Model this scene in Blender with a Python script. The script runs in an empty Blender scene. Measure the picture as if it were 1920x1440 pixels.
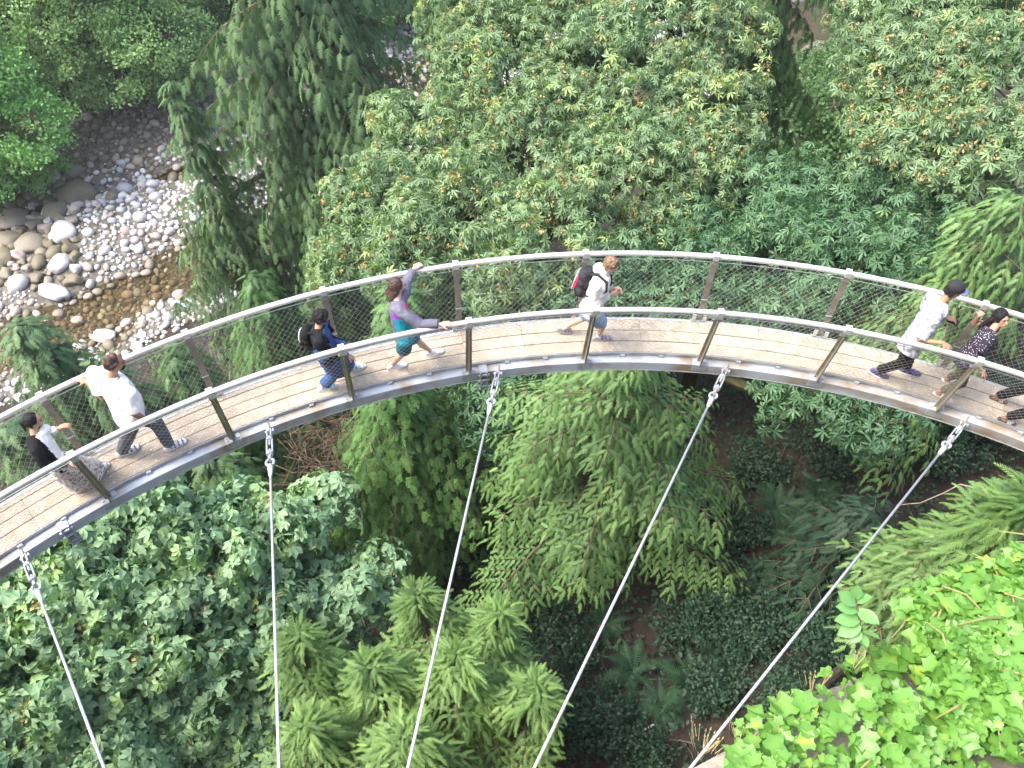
import bpy, bmesh, math, random
import numpy as np
from mathutils import Vector, Matrix, noise as mnoise
random.seed(7); rng = np.random.default_rng(11)
scene = bpy.context.scene
COL = scene.collection

# ------------------------------------------------------------------ camera
F_PX = 1600.0                       # focal length in pixels of the 1920 wide photograph
CAM_H, PITCH, ROLL = 9.469, 0.97355, 0.043511
cp, sp = math.cos(PITCH), math.sin(PITCH)
cr, sr = math.cos(ROLL), math.sin(ROLL)
C0 = np.array([0.0, 0.0, CAM_H])
FW = np.array([0.0, cp, -sp]); UP = np.array([0.0, sp, cp]); RT = np.array([1.0, 0, 0])
R2 = cr * RT + sr * UP
U2 = -sr * RT + cr * UP
cam_data = bpy.data.cameras.new('camera')
cam = bpy.data.objects.new('camera', cam_data); COL.objects.link(cam)
cam_data.sensor_width = 36.0; cam_data.lens = 36.0 * F_PX / 1920.0
cam_data.clip_start = 0.05; cam_data.clip_end = 2000.0
M = Matrix.Identity(4)
for i in range(3):
    M[i][0] = R2[i]; M[i][1] = U2[i]; M[i][2] = -FW[i]; M[i][3] = C0[i]
cam.matrix_world = M
scene.camera = cam

# ------------------------------------------------------------------ light
SUN_EL, SUN_AZ = math.radians(58), math.radians(262)      # azimuth from +Y clockwise: from the left
world = bpy.data.worlds.new('World'); scene.world = world; world.use_nodes = True
wn = world.node_tree
sky = wn.nodes.new('ShaderNodeTexSky'); sky.sky_type = 'NISHITA'; sky.sun_disc = False
sky.sun_elevation = SUN_EL; sky.sun_rotation = SUN_AZ
sky.air_density = 1.0; sky.dust_density = 4.0; sky.ozone_density = 0.6
wn.links.new(sky.outputs[0], wn.nodes['Background'].inputs[0])
wn.nodes['Background'].inputs[1].default_value = 0.15
sd = bpy.data.lights.new('sun', 'SUN'); sd.energy = 1.15; sd.angle = math.radians(24); sd.color = (1.0, 0.95, 0.87)
sun = bpy.data.objects.new('sun', sd); COL.objects.link(sun)
sdir = Vector((math.sin(SUN_AZ) * math.cos(SUN_EL), math.cos(SUN_AZ) * math.cos(SUN_EL), math.sin(SUN_EL)))
sun.rotation_euler = sdir.to_track_quat('Z', 'Y').to_euler()
sun.location = sdir * 60
scene.view_settings.view_transform = 'Standard'; scene.view_settings.look = 'None'
scene.view_settings.exposure = 2.2; scene.view_settings.gamma = 1.0
scene.view_settings.use_curve_mapping = False
scene.render.engine = 'CYCLES'
scene.cycles.max_bounces = 6; scene.cycles.transparent_max_bounces = 8
scene.cycles.diffuse_bounces = 3; scene.cycles.glossy_bounces = 3

# ------------------------------------------------------------------ helpers
def ray(px, py):
    d = FW + ((px - 960) / F_PX) * R2 - ((py - 720) / F_PX) * U2
    return d / np.linalg.norm(d)
def at(px, py, dist): return C0 + ray(px, py) * dist
def atz(px, py, z):
    d = ray(px, py); return C0 + d * ((z - CAM_H) / d[2])
def project(P):
    d = np.asarray(P) - C0; z = d @ FW
    return 960 + F_PX * (d @ R2) / z, 720 - F_PX * (d @ U2) / z, z
def unit(v):
    v = np.asarray(v, float); n = np.linalg.norm(v, axis=-1, keepdims=True); return v / np.maximum(n, 1e-9)

def prop(o, label=None, cat=None, group=None, kind=None):
    if label: o['label'] = label
    if cat: o['category'] = cat
    if group: o['group'] = group
    if kind: o['kind'] = kind
    return o
def empty(name, loc=(0, 0, 0), rz=0.0, parent=None):
    o = bpy.data.objects.new(name, None); COL.objects.link(o); o.location = loc; o.rotation_euler = (0, 0, rz)
    o.empty_display_size = 0.2
    if parent: o.parent = parent
    return o
def thing(name, label, cat, loc=(0, 0, 0), rz=0.0, group=None):
    return prop(empty(name, loc, rz), label, cat, group)
def obj(name, me, parent=None, mat=None):
    o = bpy.data.objects.new(name, me); COL.objects.link(o)
    if parent: o.parent = parent
    if mat and not me.materials: me.materials.append(mat)
    return o
def np_mesh(name, V, F, mats=(), midx=None, tint=None, smooth=False):
    """V (n,3); F (m,k) with one k, or list of such arrays"""
    if not isinstance(F, list): F = [F]
    F = [np.asarray(f, np.int32) for f in F if len(f)]
    me = bpy.data.meshes.new(name)
    V = np.asarray(V, np.float32)
    loops = np.concatenate([f.ravel() for f in F]) if F else np.zeros(0, np.int32)
    sizes = np.concatenate([np.full(len(f), f.shape[1], np.int32) for f in F]) if F else np.zeros(0, np.int32)
    starts = np.concatenate([[0], np.cumsum(sizes)[:-1]]).astype(np.int32) if len(sizes) else sizes
    me.vertices.add(len(V)); me.vertices.foreach_set('co', V.ravel())
    me.loops.add(len(loops)); me.loops.foreach_set('vertex_index', loops)
    me.polygons.add(len(sizes)); me.polygons.foreach_set('loop_start', starts)
    for m in mats: me.materials.append(m)
    if midx is not None: me.polygons.foreach_set('material_index', np.asarray(midx, np.int32))
    if smooth: me.polygons.foreach_set('use_smooth', np.ones(len(sizes), bool))
    if tint is not None:
        a = me.attributes.new('tint', 'FLOAT', 'POINT'); a.data.foreach_set('value', np.asarray(tint, np.float32))
    me.update(calc_edges=True)
    return me

class MB:
    """collects shapes for ONE mesh"""
    def __init__(s): s.V = []; s.F = []; s.mi = []; s.n = 0
    def add(s, V, F, mi=0):
        s.V.append(np.asarray(V, float))
        for f in F: s.F.append([i + s.n for i in f]); s.mi.append(mi)
        s.n += len(V)
    def box(s, c, sx, sy, sz, R=None, mi=0):
        v = np.array([[x * sx / 2, y * sy / 2, z * sz / 2] for x in (-1, 1) for y in (-1, 1) for z in (-1, 1)])
        if R is not None: v = v @ np.asarray(R).T
        s.add(v + np.asarray(c), [(0, 1, 3, 2), (4, 6, 7, 5), (0, 4, 5, 1), (2, 3, 7, 6), (0, 2, 6, 4), (1, 5, 7, 3)], mi)
    def tube(s, pts, r, k=6, mi=0, caps=True):
        pts = np.asarray(pts, float); n = len(pts); r = np.full(n, r) if np.isscalar(r) else np.asarray(r, float)
        T = np.gradient(pts, axis=0); T = unit(T)
        a = np.array([0, 0, 1.0]) if abs(T[0][2]) < .9 else np.array([1.0, 0, 0])
        N = unit(np.cross(T[0], a)); V = []
        for i in range(n):
            N = unit(N - T[i] * (N @ T[i])); B = np.cross(T[i], N)
            for j in range(k):
                t = 2 * math.pi * j / k
                V.append(pts[i] + r[i] * (math.cos(t) * N + math.sin(t) * B))
        Fc = [(i * k + j, i * k + (j + 1) % k, (i + 1) * k + (j + 1) % k, (i + 1) * k + j) for i in range(n - 1) for j in range(k)]
        if caps: Fc += [tuple(range(k))[::-1], tuple((n - 1) * k + j for j in range(k))]
        s.add(V, Fc, mi)
    def sweep(s, rings, mi=0, closed=True, caps=True):
        """rings: list of equal-length point lists joined in order"""
        k = len(rings[0]); V = [p for r in rings for p in r]; Fc = []
        for i in range(len(rings) - 1):
            for j in range(k if closed else k - 1):
                Fc.append((i * k + j, i * k + (j + 1) % k, (i + 1) * k + (j + 1) % k, (i + 1) * k + j))
        if caps: Fc += [tuple(range(k))[::-1], tuple((len(rings) - 1) * k + j for j in range(k))]
        s.add(V, Fc, mi)
    def ell(s, c, rx, ry, rz, R=None, nu=10, nv=7, mi=0):
        V = []; Fc = []
        for i in range(nv + 1):
            t = math.pi * i / nv
            for j in range(nu):
                p = 2 * math.pi * j / nu
                V.append((rx * math.sin(t) * math.cos(p), ry * math.sin(t) * math.sin(p), rz * math.cos(t)))
        V = np.array(V)
        if R is not None: V = V @ np.asarray(R).T
        for i in range(nv):
            for j in range(nu):
                Fc.append((i * nu + j, (i + 1) * nu + j, (i + 1) * nu + (j + 1) % nu, i * nu + (j + 1) % nu))
        s.add(V + np.asarray(c), Fc, mi)
    def mesh(s, name, mats, smooth=False):
        me = bpy.data.meshes.new(name)
        me.from_pydata(np.concatenate(s.V).tolist(), [], s.F)
        for m in (mats if isinstance(mats, (list, tuple)) else [mats]): me.materials.append(m)
        me.polygons.foreach_set('material_index', np.array(s.mi, np.int32))
        if smooth: me.polygons.foreach_set('use_smooth', np.ones(len(s.F), bool))
        bm = bmesh.new(); bm.from_mesh(me); bmesh.ops.remove_doubles(bm, verts=bm.verts, dist=1e-6)
        bmesh.ops.recalc_face_normals(bm, faces=bm.faces); bm.to_mesh(me); bm.free()
        me.update(); return me
    def build(s, name, mats, parent=None, smooth=False): return obj(name, s.mesh(name, mats, smooth), parent)

def frame(d, upv=(0, 0, 1)):
    d = unit(d); x = np.cross(d, upv)
    if np.linalg.norm(x) < 1e-4: x = np.cross(d, (1, 0, 0))
    x = unit(x); return np.stack([x, np.cross(d, x) * -1, d], 1) if False else np.stack([x, np.cross(d, x), d], 1)

# ------------------------------------------------------------------ materials
def mat(name, col, rough=0.6, metal=0.0, var=0.0, scale=8.0, col2=None, bump=0.0, bscale=40.0, spec=0.5, coords='Object', detail=4.0, lo=.35, hi=.65):
    m = bpy.data.materials.new(name); m.use_nodes = True; nt = m.node_tree; b = nt.nodes['Principled BSDF']
    b.inputs['Base Color'].default_value = (*col, 1); b.inputs['Roughness'].default_value = rough
    b.inputs['Metallic'].default_value = metal; b.inputs['Specular IOR Level'].default_value = spec
    if col2 is not None or bump:
        tc = nt.nodes.new('ShaderNodeTexCoord')
    if col2 is not None:
        n = nt.nodes.new('ShaderNodeTexNoise'); n.inputs['Scale'].default_value = scale; n.inputs['Detail'].default_value = detail
        nt.links.new(tc.outputs[coords], n.inputs['Vector'])
        rp = nt.nodes.new('ShaderNodeValToRGB'); rp.color_ramp.elements[0].position = lo; rp.color_ramp.elements[1].position = hi
        rp.color_ramp.elements[0].color = (*col, 1); rp.color_ramp.elements[1].color = (*col2, 1)
        nt.links.new(n.outputs['Fac'], rp.inputs[0]); nt.links.new(rp.outputs[0], b.inputs['Base Color'])
    if bump:
        n2 = nt.nodes.new('ShaderNodeTexNoise'); n2.inputs['Scale'].default_value = bscale; n2.inputs['Detail'].default_value = 5
        nt.links.new(tc.outputs[coords], n2.inputs['Vector'])
        bp = nt.nodes.new('ShaderNodeBump'); bp.inputs['Strength'].default_value = bump; bp.inputs['Distance'].default_value = 0.05
        nt.links.new(n2.outputs['Fac'], bp.inputs['Height']); nt.links.new(bp.outputs[0], b.inputs['Normal'])
    return m

def leaf_mat(name, dark, light, rough=0.5, trans=0.3, spec=0.4, tip=None):
    """foliage: colour from the per-leaf 'tint' value (natural differences between leaves, plus light and dark painted into crowns), some light passes through"""
    m = bpy.data.materials.new(name); m.use_nodes = True; nt = m.node_tree; b = nt.nodes['Principled BSDF']
    a = nt.nodes.new('ShaderNodeAttribute'); a.attribute_name = 'tint'
    rp = nt.nodes.new('ShaderNodeValToRGB')
    rp.color_ramp.elements[0].color = (*dark, 1); rp.color_ramp.elements[1].color = (*light, 1)
    if tip: 
        rp.color_ramp.elements[1].position = 0.8; e = rp.color_ramp.elements.new(1.0); e.color = (*tip, 1)
    nt.links.new(a.outputs['Fac'], rp.inputs[0]); nt.links.new(rp.outputs[0], b.inputs['Base Color'])
    b.inputs['Roughness'].default_value = rough; b.inputs['Specular IOR Level'].default_value = spec
    t = nt.nodes.new('ShaderNodeBsdfTranslucent')
    g = nt.nodes.new('ShaderNodeMixRGB'); g.blend_type = 'MULTIPLY'; g.inputs[0].default_value = 1; g.inputs[2].default_value = (1.3, 1.5, .55, 1)
    nt.links.new(rp.outputs[0], g.inputs[1]); nt.links.new(g.outputs[0], t.inputs[0])
    mx = nt.nodes.new('ShaderNodeMixShader'); mx.inputs[0].default_value = trans
    nt.links.new(b.outputs[0], mx.inputs[1]); nt.links.new(t.outputs[0], mx.inputs[2])
    nt.links.new(mx.outputs[0], nt.nodes['Material Output'].inputs[0])
    return m

M_STEEL = mat('rail_steel', (.62, .61, .60), .32, .55, col2=(.72, .71, .69), scale=6)
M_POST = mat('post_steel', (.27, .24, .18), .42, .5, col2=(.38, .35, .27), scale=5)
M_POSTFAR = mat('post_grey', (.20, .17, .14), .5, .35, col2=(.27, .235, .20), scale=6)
M_GALV = mat('galvanised', (.32, .33, .34), .5, .4, col2=(.48, .51, .55), scale=7, detail=7)
M_BEAM = mat('beam_weathered', (.27, .215, .15), .6, .15, col2=(.44, .48, .53), scale=1.6, detail=8, lo=.36, hi=.54)
M_PLANKS = [mat('plank', tuple(c * k for c in (.272, .224, .166)), .78, 0, col2=tuple(c * k for c in (.378, .322, .248)), scale=s_, bump=.45, bscale=70, detail=10, lo=.34, hi=.66) for k, s_ in ((1.17, 5), (1.25, 3.2), (1.09, 7), (1.17, 9))]
M_WIRE = mat('mesh_wire', (.46, .46, .43), .4, .5)
M_DARK = mat('deck_underside', (.05, .045, .04), .7)
M_CABLE = mat('cable_strand', (.60, .62, .65), .4, .4, col2=(.45, .47, .5), scale=60)
M_LUG = mat('lug_plate', (.42, .33, .23), .5, .4, col2=(.5, .46, .4), scale=8)
M_BARK = mat('bark', (.035, .026, .018), .9, 0, col2=(.075, .058, .042), scale=9, bump=.6, bscale=25)
M_MOSSBARK = mat('mossy_bark', (.035, .03, .014), .95, 0, col2=(.075, .075, .02), scale=5, bump=.6, bscale=20)
M_TWIG = mat('twig', (.08, .055, .035), .85, 0, col2=(.16, .11, .075), scale=6)
M_ROCK = mat('cliff_rock', (.12, .105, .08), .85, 0, col2=(.25, .225, .175), scale=2.2, bump=.7, bscale=9)  # darkened so that bare gaps in the ivy read as shadow
# ------------------------------------------------------------------ terrain
RN = np.array([-0.57, 0.8216]); RD = np.array([0.8216, 0.57])      # across / along the river
WATER_Z = -31.2
def fbm(x, y, f, seed=0.0, o=3):
    v = 0; a = 1
    for i in range(o):
        v += a * mnoise.noise(Vector((x * f + seed, y * f - seed * 1.7, seed * .3 + i))); f *= 2.1; a *= .5
    return v
def ground_h(x, y):
    s = RN[0] * x + RN[1] * y; t = RD[0] * x + RD[1] * y
    wob = 1.6 * mnoise.noise(Vector((t * .09, 3.1, 0)))
    s2 = s + wob
    if s2 < 4: h = -9.2 + (4 - s2) * .3
    elif s2 < 36: h = -9.2 - (s2 - 4) * .68
    elif s2 < 57: h = -31.0
    else: h = -31.0 + (s2 - 57) * .75
    if 33 < s2 < 61:
        bed = -31.0 + .55 * mnoise.noise(Vector((x * .13, y * .13, 7.0))) + .22 * mnoise.noise(Vector((x * .5, y * .5, 2.0)))
        # a channel of water along the near shore, a thin one beyond the bar, a bank of rocks at the far side
        bed -= .75 * math.exp(-((s2 - 40.5) / 2.2) ** 2) + .55 * math.exp(-((s2 - 50.0 + .06 * t) / 1.0) ** 2)
        bed += .30 * math.exp(-((s2 - 45.5) / 2.6) ** 2) + .9 * max(0, min(1, (s2 - 51.5) / 5.0))
        w = min(1, max(0, (s2 - 33) / 5)) * min(1, max(0, (61 - s2) / 4))
        h = h * (1 - w) + bed * w
    else:
        h += .55 * fbm(x, y, .12, 5.0)
    return min(h, 60.0)
def grid_axis(a, b, fine0, fine1, step):
    v = list(np.arange(fine0, fine1 + 1e-6, step)); d = step
    lo = [fine0]; 
    while lo[-1] > a: d *= 1.35; lo.append(lo[-1] - d)
    d = step; hi = [fine1]
    while hi[-1] < b: d *= 1.35; hi.append(hi[-1] + d)
    return np.array(lo[:0:-1] + v + hi[1:])
gx = grid_axis(-600, 600, -55, 50, .8); gy = grid_axis(-300, 900, -6, 90, .8)
GV = np.array([[x, y, ground_h(x, y)] for y in gy for x in gx])
nx, ny = len(gx), len(gy)
ii = (np.arange(ny - 1)[:, None] * nx + np.arange(nx - 1)[None, :]).ravel()
GF = np.stack([ii, ii + 1, ii + nx + 1, ii + nx], 1)
ctr = GV[GF].mean(1); sc = ctr[:, 0] * RN[0] + ctr[:, 1] * RN[1]
bedmask = (sc > 35.5) & (sc < 58.5) & (np.abs(ctr[:, 0]) < 75)
def sub_mesh(name, mask, m):
    f = GF[mask]; u, inv = np.unique(f, return_inverse=True)
    return np_mesh(name, GV[u], inv.reshape(f.shape), [m], smooth=True)
def soil_mat():
    m = mat('forest_soil', (.012, .008, .006), .95, 0, col2=(.036, .024, .016), scale=1.4, bump=.8, bscale=6, detail=8)  # soil colour lowered to stand in for the deep shade of the hollow
    return m
def bed_mat():
    m = mat('riverbed_gravel', (.10, .085, .06), .85, 0, col2=(.26, .24, .21), scale=.8, bump=.3, bscale=8)
    nt = m.node_tree; b = nt.nodes['Principled BSDF']
    v = nt.nodes.new('ShaderNodeTexVoronoi'); v.inputs['Scale'].default_value = 4.5
    tc = nt.nodes.new('ShaderNodeTexCoord'); nt.links.new(tc.outputs['Object'], v.inputs['Vector'])
    rp = nt.nodes.new('ShaderNodeValToRGB'); rp.color_ramp.elements[0].color = (.05, .042, .03, 1); rp.color_ramp.elements[1].color = (.16, .145, .12, 1)
    nt.links.new(v.outputs['Color'], rp.inputs[0]); nt.links.new(rp.outputs[0], b.inputs['Base Color'])
    return m
GV[:, 2] -= np.where((np.abs(GV[:, 0] * RN[0] + GV[:, 1] * RN[1] - 47) < 9.2), .35, 0)
ground = obj('ground', sub_mesh('ground', np.ones(len(GF), bool), soil_mat())); prop(ground, 'steep brown forest floor falling to the river', kind='structure')
tt = np.concatenate([np.arange(-240, -60, 6), np.arange(-60, 60, .6), np.arange(60, 241, 6)]); NS = 34
RV = []
for t_ in tt:
    s0 = 35.8 - 1.6 * mnoise.noise(Vector((t_ * .09, 3.1, 0))) + .7 * mnoise.noise(Vector((t_ * .5, 1, 0))); s1 = 58.2 + 1.2 * mnoise.noise(Vector((t_ * .3, 9, 0)))
    for i in range(NS + 1):
        q = RN * (s0 + (s1 - s0) * i / NS) + RD * t_; h_ = ground_h(q[0], q[1]); RV.append((q[0], q[1], h_ + (.04 if 0 < i < NS else -.5)))
ri = (np.arange(len(tt) - 1)[:, None] * (NS + 1) + np.arange(NS)[None, :]).ravel()
riverbed = obj('riverbed', np_mesh('riverbed', RV, np.stack([ri, ri + NS + 1, ri + NS + 2, ri + 1], 1)[:, ::-1], [bed_mat()], smooth=True)); prop(riverbed, 'stony bed of the river below the walkway', kind='structure')

def water_mat():
    m = bpy.data.materials.new('river_water'); m.use_nodes = True; nt = m.node_tree
    tr = nt.nodes.new('ShaderNodeBsdfTransparent'); tr.inputs[0].default_value = (.68, .63, .46, 1)
    gl = nt.nodes.new('ShaderNodeBsdfGlossy'); gl.inputs['Roughness'].default_value = .06
    fr = nt.nodes.new('ShaderNodeFresnel'); fr.inputs[0].default_value = 1.33
    tc = nt.nodes.new('ShaderNodeTexCoord'); n = nt.nodes.new('ShaderNodeTexNoise'); n.inputs['Scale'].default_value = 2.2; n.inputs['Detail'].default_value = 6
    n.inputs['Distortion'].default_value = 1.5
    nt.links.new(tc.outputs['Object'], n.inputs['Vector'])
    bp = nt.nodes.new('ShaderNodeBump'); bp.inputs['Strength'].default_value = .6; bp.inputs['Distance'].default_value = .12
    nt.links.new(n.outputs['Fac'], bp.inputs['Height'])
    nt.links.new(bp.outputs[0], gl.inputs['Normal']); nt.links.new(bp.outputs[0], fr.inputs['Normal'])
    mx = nt.nodes.new('ShaderNodeMixShader')
    nt.links.new(fr.outputs[0], mx.inputs[0]); nt.links.new(tr.outputs[0], mx.inputs[1]); nt.links.new(gl.outputs[0], mx.inputs[2])
    nt.links.new(mx.outputs[0], nt.nodes['Material Output'].inputs[0])
    return m
wq = [RN * s + RD * t for s, t in ((34, -110), (34, 110), (58.5, 110), (58.5, -110))]
water = obj('water', np_mesh('water', [(q[0], q[1], WATER_Z) for q in wq], np.array([[0, 3, 2, 1][::-1]]), [water_mat()]))
prop(water, 'shallow brown water of the river between the cobbles', kind='structure')

# cliff under the viewpoint: the edge line seen at the lower right, then down to the forest floor
LEDGE = 6.15
edge_px = [(1300, 1440), (1375, 1400), (1465, 1335), (1560, 1290), (1640, 1262), (1740, 1222), (1840, 1190), (1940, 1145), (2020, 1100)]
edge = [(-45.0, -1.9), (-6.0, -1.9), (-0.4, -1.75), (.30, -1.0)] + [tuple(atz(x, y, LEDGE)[:2]) for x, y in edge_px] + [(6.5, 3.2), (14, 3.0), (45, -2)]
def resample(pts, step):
    out = []
    for a, b in zip(pts[:-1], pts[1:]):
        a = np.array(a); b = np.array(b); n = max(1, int(np.linalg.norm(b - a) / step))
        out += [a + (b - a) * i / n for i in range(n)]
    return out + [np.array(pts[-1])]
ed = resample(edge, .45)
zs = [LEDGE + .0, 5.4, 4.3, 3, 1, -1.5, -4, -7, -12]
V = []; nE = len(ed)
V += [(-45, -40, LEDGE + 5.5)] * 0
rows = []
back = [(p[0] * 1.0, -14.0, LEDGE + 1.5) for p in ed]
mid = [(p[0], p[1] - 3.5 if p[1] > -1 else p[1] - 4.5, LEDGE - .02) for p in ed]
rows.append(back); rows.append(mid)
rows.append([(p[0], p[1] - .5, LEDGE - .03 + .04 * fbm(p[0], p[1], .8)) for p in ed])
for z in zs:
    k = (LEDGE - z)
    rows.append([(p[0] + .25 * fbm(p[0], z, .5, 2) * min(1, k), p[1] - .05 * k + .35 * fbm(p[0] + p[1], z, .45, 9) * min(1, k), z - .25 * max(0, fbm(p[0], z, 1.1, 4)) * min(1, k)) for p in ed])
V = [p for r in rows for p in r]
Fq = [(r * nE + i, r * nE + i + 1, (r + 1) * nE + i + 1, (r + 1) * nE + i) for r in range(len(rows) - 1) for i in range(nE - 1)]
cliff = obj('cliff', np_mesh('cliff', V, np.array(Fq), [M_ROCK], smooth=True)); prop(cliff, 'grey rock cliff whose ledge carries the ivy', kind='structure')

# ------------------------------------------------------------------ the curved walkway
CX, CY = 2.1086, -4.1184
RNEAR, WID = 11.195, .573
RFAR = RNEAR + WID
RAIL_Z, RN_RAIL, RF_RAIL = 1.177, 10.98, 11.939
PHI0, DPHI = -.2457, .14415
def arc(phi, R, z=0.0): return np.array([CX + R * math.sin(phi), CY + R * math.cos(phi), z])
def tang(phi): return np.array([math.cos(phi), -math.sin(phi), 0.0])
def radial(phi): return np.array([math.sin(phi), math.cos(phi), 0.0])
K0, K1 = -7, 8                                   # bays built, a little past both edges of the frame
walk = thing('suspended_walkway', 'curved plank walkway with steel railings and wire mesh hanging over the forest', 'walkway', (0, 0, 0))
def arcpts(a, b, R, z, n): return [arc(a + (b - a) * i / n, R, z) for i in range(n + 1)]
# planks: three rows, on the left half a narrow fourth one along the far edge
for k in range(K0, K1):
    for half in (0, 1):
        a = PHI0 + DPHI * (k + half * .5) + .00015; b = PHI0 + DPHI * (k + half * .5 + .5) - .00015
        cuts = [0, .32, .62, .87, 1.0] if k < 0 else [0, .335, .665, 1.0]
        for c0, c1 in zip(cuts[:-1], cuts[1:]):
            r0 = RNEAR + WID * c0 + .005; r1 = RNEAR + WID * c1 - .005
            rings = []
            dz = random.uniform(-.003, .003)
            for i in range(7):
                ph = a + (b - a) * i / 6
                rings.append([arc(ph, r0, -.04 + dz), arc(ph, r0, -.004 + dz), arc(ph, r0 + .006, dz), arc(ph, r1 - .006, dz), arc(ph, r1, -.004 + dz), arc(ph, r1, -.04 + dz)])
            m = MB(); m.sweep(rings); m.build('plank', random.choice(M_PLANKS), walk)
# bolts in the planks
mb = MB()
for k in range(K0, K1):
    for q in range(6):
        ph = PHI0 + DPHI * (k + (q + .5) / 6)
        for c in (.08, .26, .40, .58, .73, .92):
            p = arc(ph + random.uniform(-.0006, .0006), RNEAR + WID * c, .004)
            mb.box(p, .013, .013, .006)
b_ = mb.build('bolts', M_STEEL, walk); b_['kind'] = 'stuff'
def ringbeam(name, Rin, Rout, ztop, zbot, m, lip=0):
    mm = MB(); rings = []
    n = (K1 - K0) * 8
    for i in range(n + 1):
        ph = PHI0 + DPHI * (K0 + (K1 - K0) * i / n)
        rings.append([arc(ph, Rin, zbot), arc(ph, Rin, ztop - .006), arc(ph, Rin + .006, ztop), arc(ph, Rout, ztop), arc(ph, Rout, zbot)])
    mm.sweep(rings); return mm.build(name, m, walk)
# edge beams: box sections whose top shows below the planks
BT = -.075
ringbeam('edge_beam', RNEAR - .125, RNEAR + .03, BT, BT - .165, M_BEAM)
ringbeam('beam_flange', RNEAR - .128, RNEAR + .04, BT - .168, BT - .185, M_GALV)
ringbeam('edge_beam', RFAR - .03, RFAR + .10, BT, BT - .165, M_BEAM)
ringbeam('deck_edge', RNEAR - .012, RNEAR + .002, -.008, -.055, M_GALV)
ringbeam('deck_edge', RFAR - .002, RFAR + .012, -.008, -.055, M_GALV)
for k in range(K0, K1):
    for q in range(3):
        ph = PHI0 + DPHI * (k + q / 3)
        m = MB(); R = np.stack([tang(ph), radial(ph), (0, 0, 1)], 1)
        m.box(arc(ph, (RNEAR + RFAR) / 2, -.075), .06, WID + .04, .055, R)
        m.box(arc(ph, RNEAR - .028, -.055), .062, .03, .05, R)
        m.box(arc(ph, RFAR + .028, -.055), .062, .03, .05, R)
        m.build('cross_bearer', M_GALV, walk)
# railing posts
def post(k, near):
    ph = PHI0 + DPHI * k
    T = tang(ph); N = radial(ph)
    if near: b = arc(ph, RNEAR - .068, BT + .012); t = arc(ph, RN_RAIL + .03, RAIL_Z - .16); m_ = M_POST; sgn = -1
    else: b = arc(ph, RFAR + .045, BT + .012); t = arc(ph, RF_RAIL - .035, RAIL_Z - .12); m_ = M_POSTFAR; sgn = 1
    z = unit(t - b); L = np.linalg.norm(t - b)
    y = unit(N - z * (N @ z)); R = np.stack([T, y, z], 1)
    mm = MB()
    # tapering T section: flange across the walkway direction, web pointing outward
    for (wx0, wx1, oy, ty) in ((.085, .075, 0.0, .010),):
        v = []
        for (w, zz) in ((wx0, 0), (wx1, L)):
            for (sx, sy) in ((-1, -1), (1, -1), (1, 1), (-1, 1)): v.append(b + R @ np.array([sx * w / 2, oy + sy * ty / 2, zz]))
        mm.sweep([v[:4], v[4:]])
    v = []
    for (d, zz) in ((.085, .0), (.055, L)):
        for (sx, yy) in ((-1, .006), (1, .006), (1, d), (-1, d)): v.append(b + R @ np.array([sx * .006, sgn * yy, zz]))
    mm.sweep([v[:4], v[4:]])
    po = mm.build('post', m_, walk)
    # base plate
    bp = MB(); R0 = np.stack([T, N, (0, 0, 1)], 1)
    bp.box(arc(ph, (RNEAR - .068) if near else RFAR + .05, BT + .007), .20, .118, .012, R0)
    for sx in (-.075, .075):
        bp.box(arc(ph, (RNEAR - .09) if near else RFAR + .07, BT + .02) + T * sx, .025, .025, .018, R0)
    bp.box(arc(ph, (RNEAR - .128) if near else RFAR + .103, BT - .06), .20, .01, .13, R0)
    bp.build('base_plate', M_GALV, po)
    # head bracket that carries the rail
    hb = MB()
    rr = arc(ph, RN_RAIL if near else RF_RAIL, RAIL_Z)
    tri = [t + T * -.055, t + T * .055, t + T * .02 + (rr - t) * .55, t - T * .02 + (rr - t) * .55]
    hb.sweep([[p - N * .012 for p in tri], [p + N * .012 for p in tri]])
    hb.tube([t + (rr - t) * .3, rr - np.array([0, 0, .02])], .017, 6)
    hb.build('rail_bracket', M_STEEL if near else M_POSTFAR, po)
    cl = MB(); cl.box(rr + np.array([0, 0, .0]), .075, .088, .088, R0)
    cl.box(rr + np.array([0, 0, .044]), .05, .03, .02, R0)
    cl.build('rail_clamp', M_STEEL, po)
    # foot bracket inside the deck edge, far side
    if not near:
        for s_ in (-1, 1):
            fb = MB(); fb.box(arc(ph, RFAR + .028, .05) + T * .075 * s_, .05, .012, .15, R0); fb.build('foot_bracket', M_STEEL, po)
    if not near:      # joint strap across the post
        jb = MB(); jb.box(b + (t - b) * .42 - N * .010, .088, .012, .014, R); jb.build('strap', M_GALV, po)
for k in range(K0, K1 + 1): post(k, True); post(k, False)
# rails
for (R, nm) in ((RN_RAIL, 'n'), (RF_RAIL, 'f')):
    mm = MB(); mm.tube(arcpts(PHI0 + DPHI * K0, PHI0 + DPHI * K1, R, RAIL_Z, 110), .037, 12); mm.build('handrail', M_STEEL, walk, True)
    Rw = R + (.012 if nm == 'n' else -.012)
    mm = MB(); mm.tube(arcpts(PHI0 + DPHI * K0, PHI0 + DPHI * K1, Rw, RAIL_Z - .095, 90), .006, 5); mm.build('edge_wire', M_WIRE, walk, True)
    Rb = (RNEAR - .02) if nm == 'n' else RFAR + .02
    mm = MB(); mm.tube(arcpts(PHI0 + DPHI * K0, PHI0 + DPHI * K1, Rb, .012, 90), .006, 5); mm.build('edge_wire', M_WIRE, walk, True)
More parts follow.
